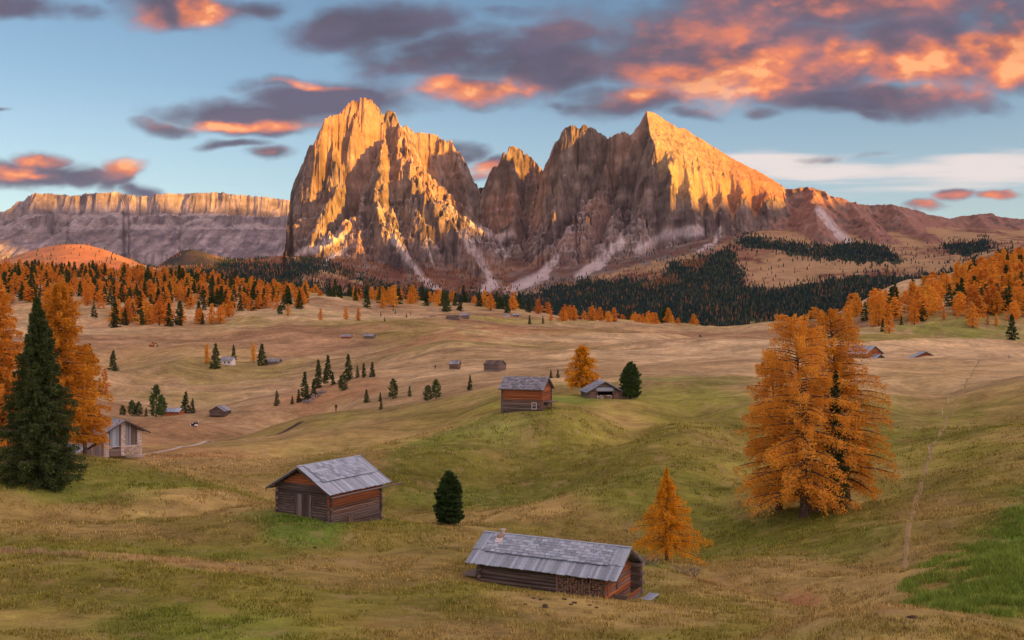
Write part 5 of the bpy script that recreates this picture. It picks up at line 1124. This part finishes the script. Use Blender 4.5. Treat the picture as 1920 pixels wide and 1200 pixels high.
# pale grazing cow on the right crest, seen from the front
def cow(px, py, d0, d1):
    d = find_d(px, py, d0, d1); p = at(px, d); o = empty('cow', p, R(-115)); tag(o, 'pale grey cow grazing on the crest at the right edge', 'cow')
    me = bpy.data.meshes.new('body')
    pts = [(-.75, 0, 1.15), (-.3, 0, 1.08), (.25, 0, 1.08), (.65, 0, 1.18), (1.0, 0, 1.05), (1.3, 0, .72), (1.5, 0, .42), (-.72, .2, .95), (-.66, .24, .62), (-.78, .24, .34), (-.74, .24, .02), (-.72, -.2, .95), (-.60, -.24, .62), (-.72, -.24, .34), (-.68, -.24, .02), (.6, .2, .85), (.6, .22, .45), (.62, .22, .02), (.6, -.2, .85), (.68, -.22, .45), (.66, -.22, .02), (-.98, 0, 1.05), (-1.02, 0, .5), (1.28, .2, .86), (1.28, -.2, .86)]
    ed = [(0, 1), (1, 2), (2, 3), (3, 4), (4, 5), (5, 6), (0, 7), (7, 8), (8, 9), (9, 10), (0, 11), (11, 12), (12, 13), (13, 14), (3, 15), (15, 16), (16, 17), (3, 18), (18, 19), (19, 20), (0, 21), (21, 22), (5, 23), (5, 24)]
    rd = [.30, .36, .36, .30, .19, .15, .10, .15, .10, .065, .05, .15, .10, .065, .05, .11, .07, .05, .11, .07, .05, .05, .03, .03, .03]
    me.from_pydata(pts, ed, []); ob = link('body', me, o); ob.modifiers.new('skin', 'SKIN'); sd = ob.modifiers.new('sub', 'SUBSURF'); sd.levels = sd.render_levels = 1
    for v, r in zip(me.skin_vertices[0].data, rd): v.radius = (r, r)
    me.skin_vertices[0].data[0].use_root = True; me.materials.append(mat_plain('pale_hide', (.16, .13, .12), (.55, .50, .47), 1.6, (1, 1, 1)))
cow(1893, 674, 240, 330)
# black and white cow lying behind the rise on the left
db = find_d(364, 799, 215, 262); pb = at(364, db); lc = empty('cow', pb, R(30)); tag(lc, 'small black and white cow lying on the rise below the brown hut', 'cow')
me = bpy.data.meshes.new('body'); pts = [(-.7, 0, .45), (-.2, 0, .5), (.4, 0, .5), (.8, 0, .75), (1.05, 0, 1.0), (1.35, 0, .85), (-.5, .45, .15), (-.1, .6, .1), (.6, -.4, .12), (.95, -.5, .1), (1.02, .2, 1.12), (1.02, -.2, 1.12)]
me.from_pydata(pts, [(0, 1), (1, 2), (2, 3), (3, 4), (4, 5), (0, 6), (6, 7), (2, 8), (8, 9), (4, 10), (4, 11)], []); ob = link('body', me, lc); ob.modifiers.new('skin', 'SKIN'); sd = ob.modifiers.new('sub', 'SUBSURF'); sd.levels = sd.render_levels = 1
for v, r in zip(me.skin_vertices[0].data, [.34, .42, .38, .2, .16, .11, .12, .08, .12, .07, .03, .03]): v.radius = (r, r)
me.skin_vertices[0].data[0].use_root = True
PIE, k_, o_ = material('pied_hide'); n_p = k_.noise(k_.node('ShaderNodeTexCoord').outputs['Object'], 1.9, 1, .4); principled(k_, o_, k_.mix(k_.mapr(n_p, .47, .51), (.02, .02, .022), (.72, .72, .70)), .8); me.materials.append(PIE)

# boulder heap and dead brush in the gully, brush under the big larches
def heap(name, label, cat, p, n, spread, size, mat, kind=None):
    o = empty(name, p); tag(o, label, cat)
    for i in range(n):
        a = jit.random() * 6.28; r = spread * math.sqrt(jit.random()); x, y = r * math.cos(a), r * math.sin(a) * .7
        s = size * jit.uniform(.5, 1.3); piece('stone', 'stone', mat, o, (x, y, gz(p.x + x, p.y + y) - p.z + s * .2), (s, s * .8, s * .6), (jit.uniform(-.4, .4), jit.uniform(-.4, .4), jit.uniform(0, 3)))
for px, py, n in ((598, 738, 16), (585, 745, 14), (574, 754, 12)):
    d = find_d(px, py, 240, 330); heap('boulder_heap', {598: 'grey boulders at the top of the bare gully', 585: 'grey boulders half way down the bare gully', 574: 'grey boulders at the foot of the bare gully'}[px], 'rocks', at(px, d), n, 2.8, 1.1, DEAD)
def brush(px, d, n, L, label):
    p = at(px, d); o = empty('dead_brush', p); tag(o, label, 'brush'); parts = []
    for i in range(n):
        a = jit.random() * 6.28; l = L * jit.uniform(.5, 1.1); b = np.array((jit.uniform(-.8, .8), jit.uniform(-.4, .4), 0)); e = b + np.array((math.cos(a) * l * .7, math.sin(a) * l * .7, l * jit.uniform(.2, .8)))
        m_ = (b + e) / 2 + np.array((0, 0, l * .2)); parts.append(tube([b, m_, e], [.03, .02, .008], 4))
        for q in range(3): e2 = m_ + np.array((jit.uniform(-.5, .5), jit.uniform(-.5, .5), jit.uniform(-.2, .5))) * l * .8; parts.append(tube([m_, e2], [.014, .005], 3))
    v, f = join(parts); link('twigs', mesh_np('twigs', v, f, DEAD), o)
brush(1535, 91.5, 70, 1.9, 'tangle of dead grey branches at the foot of the big larches')
brush(1215, 66.5, 30, 1.0, 'dead grey twigs left of the small orange larch trunk')
brush(1285, 66, 30, 1.1, 'dead grey twigs right of the small orange larch trunk')

# molehills
def lump(seed):
    g = random.Random(seed); bm = bmesh.new(); bmesh.ops.create_icosphere(bm, subdivisions=2, radius=.5)
    for v in bm.verts: v.co *= g.uniform(.8, 1.15); v.co.z *= .55
    me = bpy.data.meshes.new('molehill'); bm.to_mesh(me); bm.free(); me.materials.append(SOIL); return me
LUMP = [lump(i) for i in range(3)]
MOLE = [(1000, 1122, 40, 52), (985, 1133, 40, 52), (1013, 1125, 40, 52), (1058, 1124, 40, 52), (1070, 1134, 40, 52), (1077, 1131, 40, 52), (1105, 1135, 40, 52), (1118, 1140, 40, 52), (1022, 1136, 40, 52), (1020, 1139, 40, 52), (98, 1040, 50, 90), (250, 957, 60, 95), (255, 960, 60, 95), (590, 1027, 55, 80), (870, 1003, 60, 85), (1710, 1158, 32, 40), (1880, 820, 90, 150)]
for i, (px, py, a_, b_) in enumerate(MOLE):
    d = find_d(px, py, a_, b_); p = at(px, d); o = link('molehill', LUMP[i % 3]); o.location = p; s = jit.uniform(.18, .36); o.scale = (s, s, s * .9)
    tag(o, 'small dark molehill on the grass in front of the long hut' if 980 < px < 1120 else f'small dark molehill, {ORD[max(0, i - 10)]} of the scattered ones away from the long hut', 'molehill', 'molehills before the long hut' if 980 < px < 1120 else 'scattered molehills')

# ---------------------------------------------------------------- grass
GR, k_, o_ = material('grass_blades')
cm = k_.attr('gtint', 'Color')
da = k_.node('ShaderNodeBsdfDiffuse'); tb = k_.node('ShaderNodeBsdfTranslucent'); k_.put(da.inputs[0], cm); k_.put(tb.inputs[0], cm)
mx = k_.node('ShaderNodeMixShader'); mx.inputs[0].default_value = .3; k_.l.new(da.outputs[0], mx.inputs[1]); k_.l.new(tb.outputs[0], mx.inputs[2]); k_.l.new(mx.outputs[0], o_.inputs[0])
def grass(name, label, cx, cy, per, h, spread, w, seed, tint=None, gain=1.0):
    """one mass of blades in tufts standing on the meadow"""
    g = np.random.default_rng(seed); n = len(cx) * per
    x = np.repeat(cx, per) + g.normal(size=n) * np.repeat(spread, per); y = np.repeat(cy, per) + g.normal(size=n) * np.repeat(spread, per)
    z = near_z(x, y); a = g.random(n) * 6.283; l = np.repeat(h, per) * (.45 + .8 * g.random(n)); ww = np.repeat(w, per)
    sd = np.stack([np.cos(a + 1.57) * ww, np.sin(a + 1.57) * ww, 0 * a], 1); b = np.stack([x, y, z - .02], 1)
    tip = b + np.stack([np.cos(a) * l * .5, np.sin(a) * l * .5, l * .9], 1)
    V = np.stack([b - sd, b + sd, tip], 1).reshape(-1, 3)
    t = meadow_tint(x, y) if tint is None else np.tile(np.array(tint), (n, 1))
    t = t * gain * (np.repeat(.55 + .9 * g.random(len(cx)), per) * (.7 + .6 * g.random(n)))[:, None]
    me = mesh_np(name, V, np.arange(3 * n).reshape(-1, 3), GR, False); set_color(me, 'gtint', np.repeat(np.clip(t, 0, .9), 3, 0))
    return tag(link(name, me), label, 'grass', kind='stuff')
g = np.random.default_rng(9); nT = 43000
dd = np.exp(math.log(31) + (math.log(150) - math.log(31)) * g.random(nT)); pp_ = -30 + 1980 * g.random(nT); xx = (pp_ - 960) / F * dd
clump = fbm(xx / 1.6, dd / 1.6, 3, 14); ok = clump > .40 + .12 * g.random(nT); xx, dd = xx[ok], dd[ok]
# keep the blades out of the huts
for (cx, cy, rr) in ((-14.05, 76.75, 3.0), (2.5, 57.8, 2.6), (5.0, 56.0, 2.4), (-.5, 59.6, 2.4), (2.2, 149.4, 3.2)):
    kq = np.hypot(xx - cx, dd - cy) > rr; xx, dd = xx[kq], dd[kq]
fd = (dd / 45) ** .75
grass('meadow_grass', 'short autumn grass tufts covering the near meadow', xx, dd, 8, .20 * fd ** .6, .16 * fd, .026 * fd, 1, gain=1.15)
def line_tufts(pts, n, jx):
    P_ = np.array([((px - 960) / F * d, d) for px, d in pts]); t = g.random(n) * (len(P_) - 1); i = np.minimum(t.astype(int), len(P_) - 2); f = (t - i)[:, None]
    q = P_[i] * (1 - f) + P_[i + 1] * f; return q[:, 0] + g.normal(size=n) * jx, q[:, 1] + g.normal(size=n) * jx * .6
for i, (pts, n, hh) in enumerate((([(0, 58), (60, 57.5), (140, 56.5), (230, 56), (330, 56.5)], 420, .36), ([(330, 56.5), (420, 57.5), (500, 58.5), (600, 59.5)], 260, .24), ([(1390, 62), (1440, 60), (1480, 58.5), (1560, 58)], 420, .30))):
    ax, ay = line_tufts(pts, n, .7); kq = fbm(ax / 3.5, ay / 9, 3, 17 + i) > .52; ax, ay = ax[kq], ay[kq]; n = len(ax)
    grass('dry_grass', ('tall pale dry grass along the bank at the lower left', 'pale dry grass along the bank below the hut on the knoll', 'pale dry grass edging the ditch on the right')[i], ax, ay, 10, np.full(n, hh), np.full(n, .12), np.full(n, .010), 20 + i, tint=(.50, .37, .20))

# the lush green patch and the bank before the hut stand taller
nL = 10000; pl_ = 1690 + 430 * g.random(nL); dl = np.exp(math.log(48) + (math.log(82) - math.log(48)) * g.random(nL)); xl = (pl_ - 960) / F * dl
row_ = 600 - F * near_z(xl, dl) / dl; kq = inpoly(pl_, row_ + 70 * (fbm(xl / 2, dl / 2, 3, 3) - .5), [(1670, 1120), (1750, 1060), (1830, 1000), (1920, 960), (2150, 900), (2150, 1190), (1850, 1165)]) & (fbm(xl / 1.3, dl / 1.3, 3, 44) > .46); xl, dl = xl[kq], dl[kq]
grass('lush_grass', 'thick lush green grass patch on the slope at the lower right', xl, dl, 12, .30 + .15 * fbm(xl / 1.5, dl / 1.5, 2, 8), np.full(len(xl), .2), np.full(len(xl), .022), 31, tint=(.22, .33, .06))

# ---------------------------------------------------------------- the evening air
bm = bmesh.new(); bmesh.ops.create_cube(bm, size=1.0); hm_ = bpy.data.meshes.new('haze'); bm.to_mesh(hm_); bm.free()
HZ, k_, o_ = material('evening_air'); pv = k_.node('ShaderNodeVolumePrincipled'); pv.inputs['Color'].default_value = (.38, .52, 1.0, 1); pv.inputs['Density'].default_value = .000005; pv.inputs['Anisotropy'].default_value = 0.0
k_.l.new(pv.outputs[0], o_.inputs['Volume']); hm_.materials.append(HZ)
hz = link('haze', hm_); hz.location = (0, 6000, 1100); hz.scale = (30000, 18000, 3900); tag(hz, 'thin bluish evening haze over the whole valley', 'haze', kind='stuff')
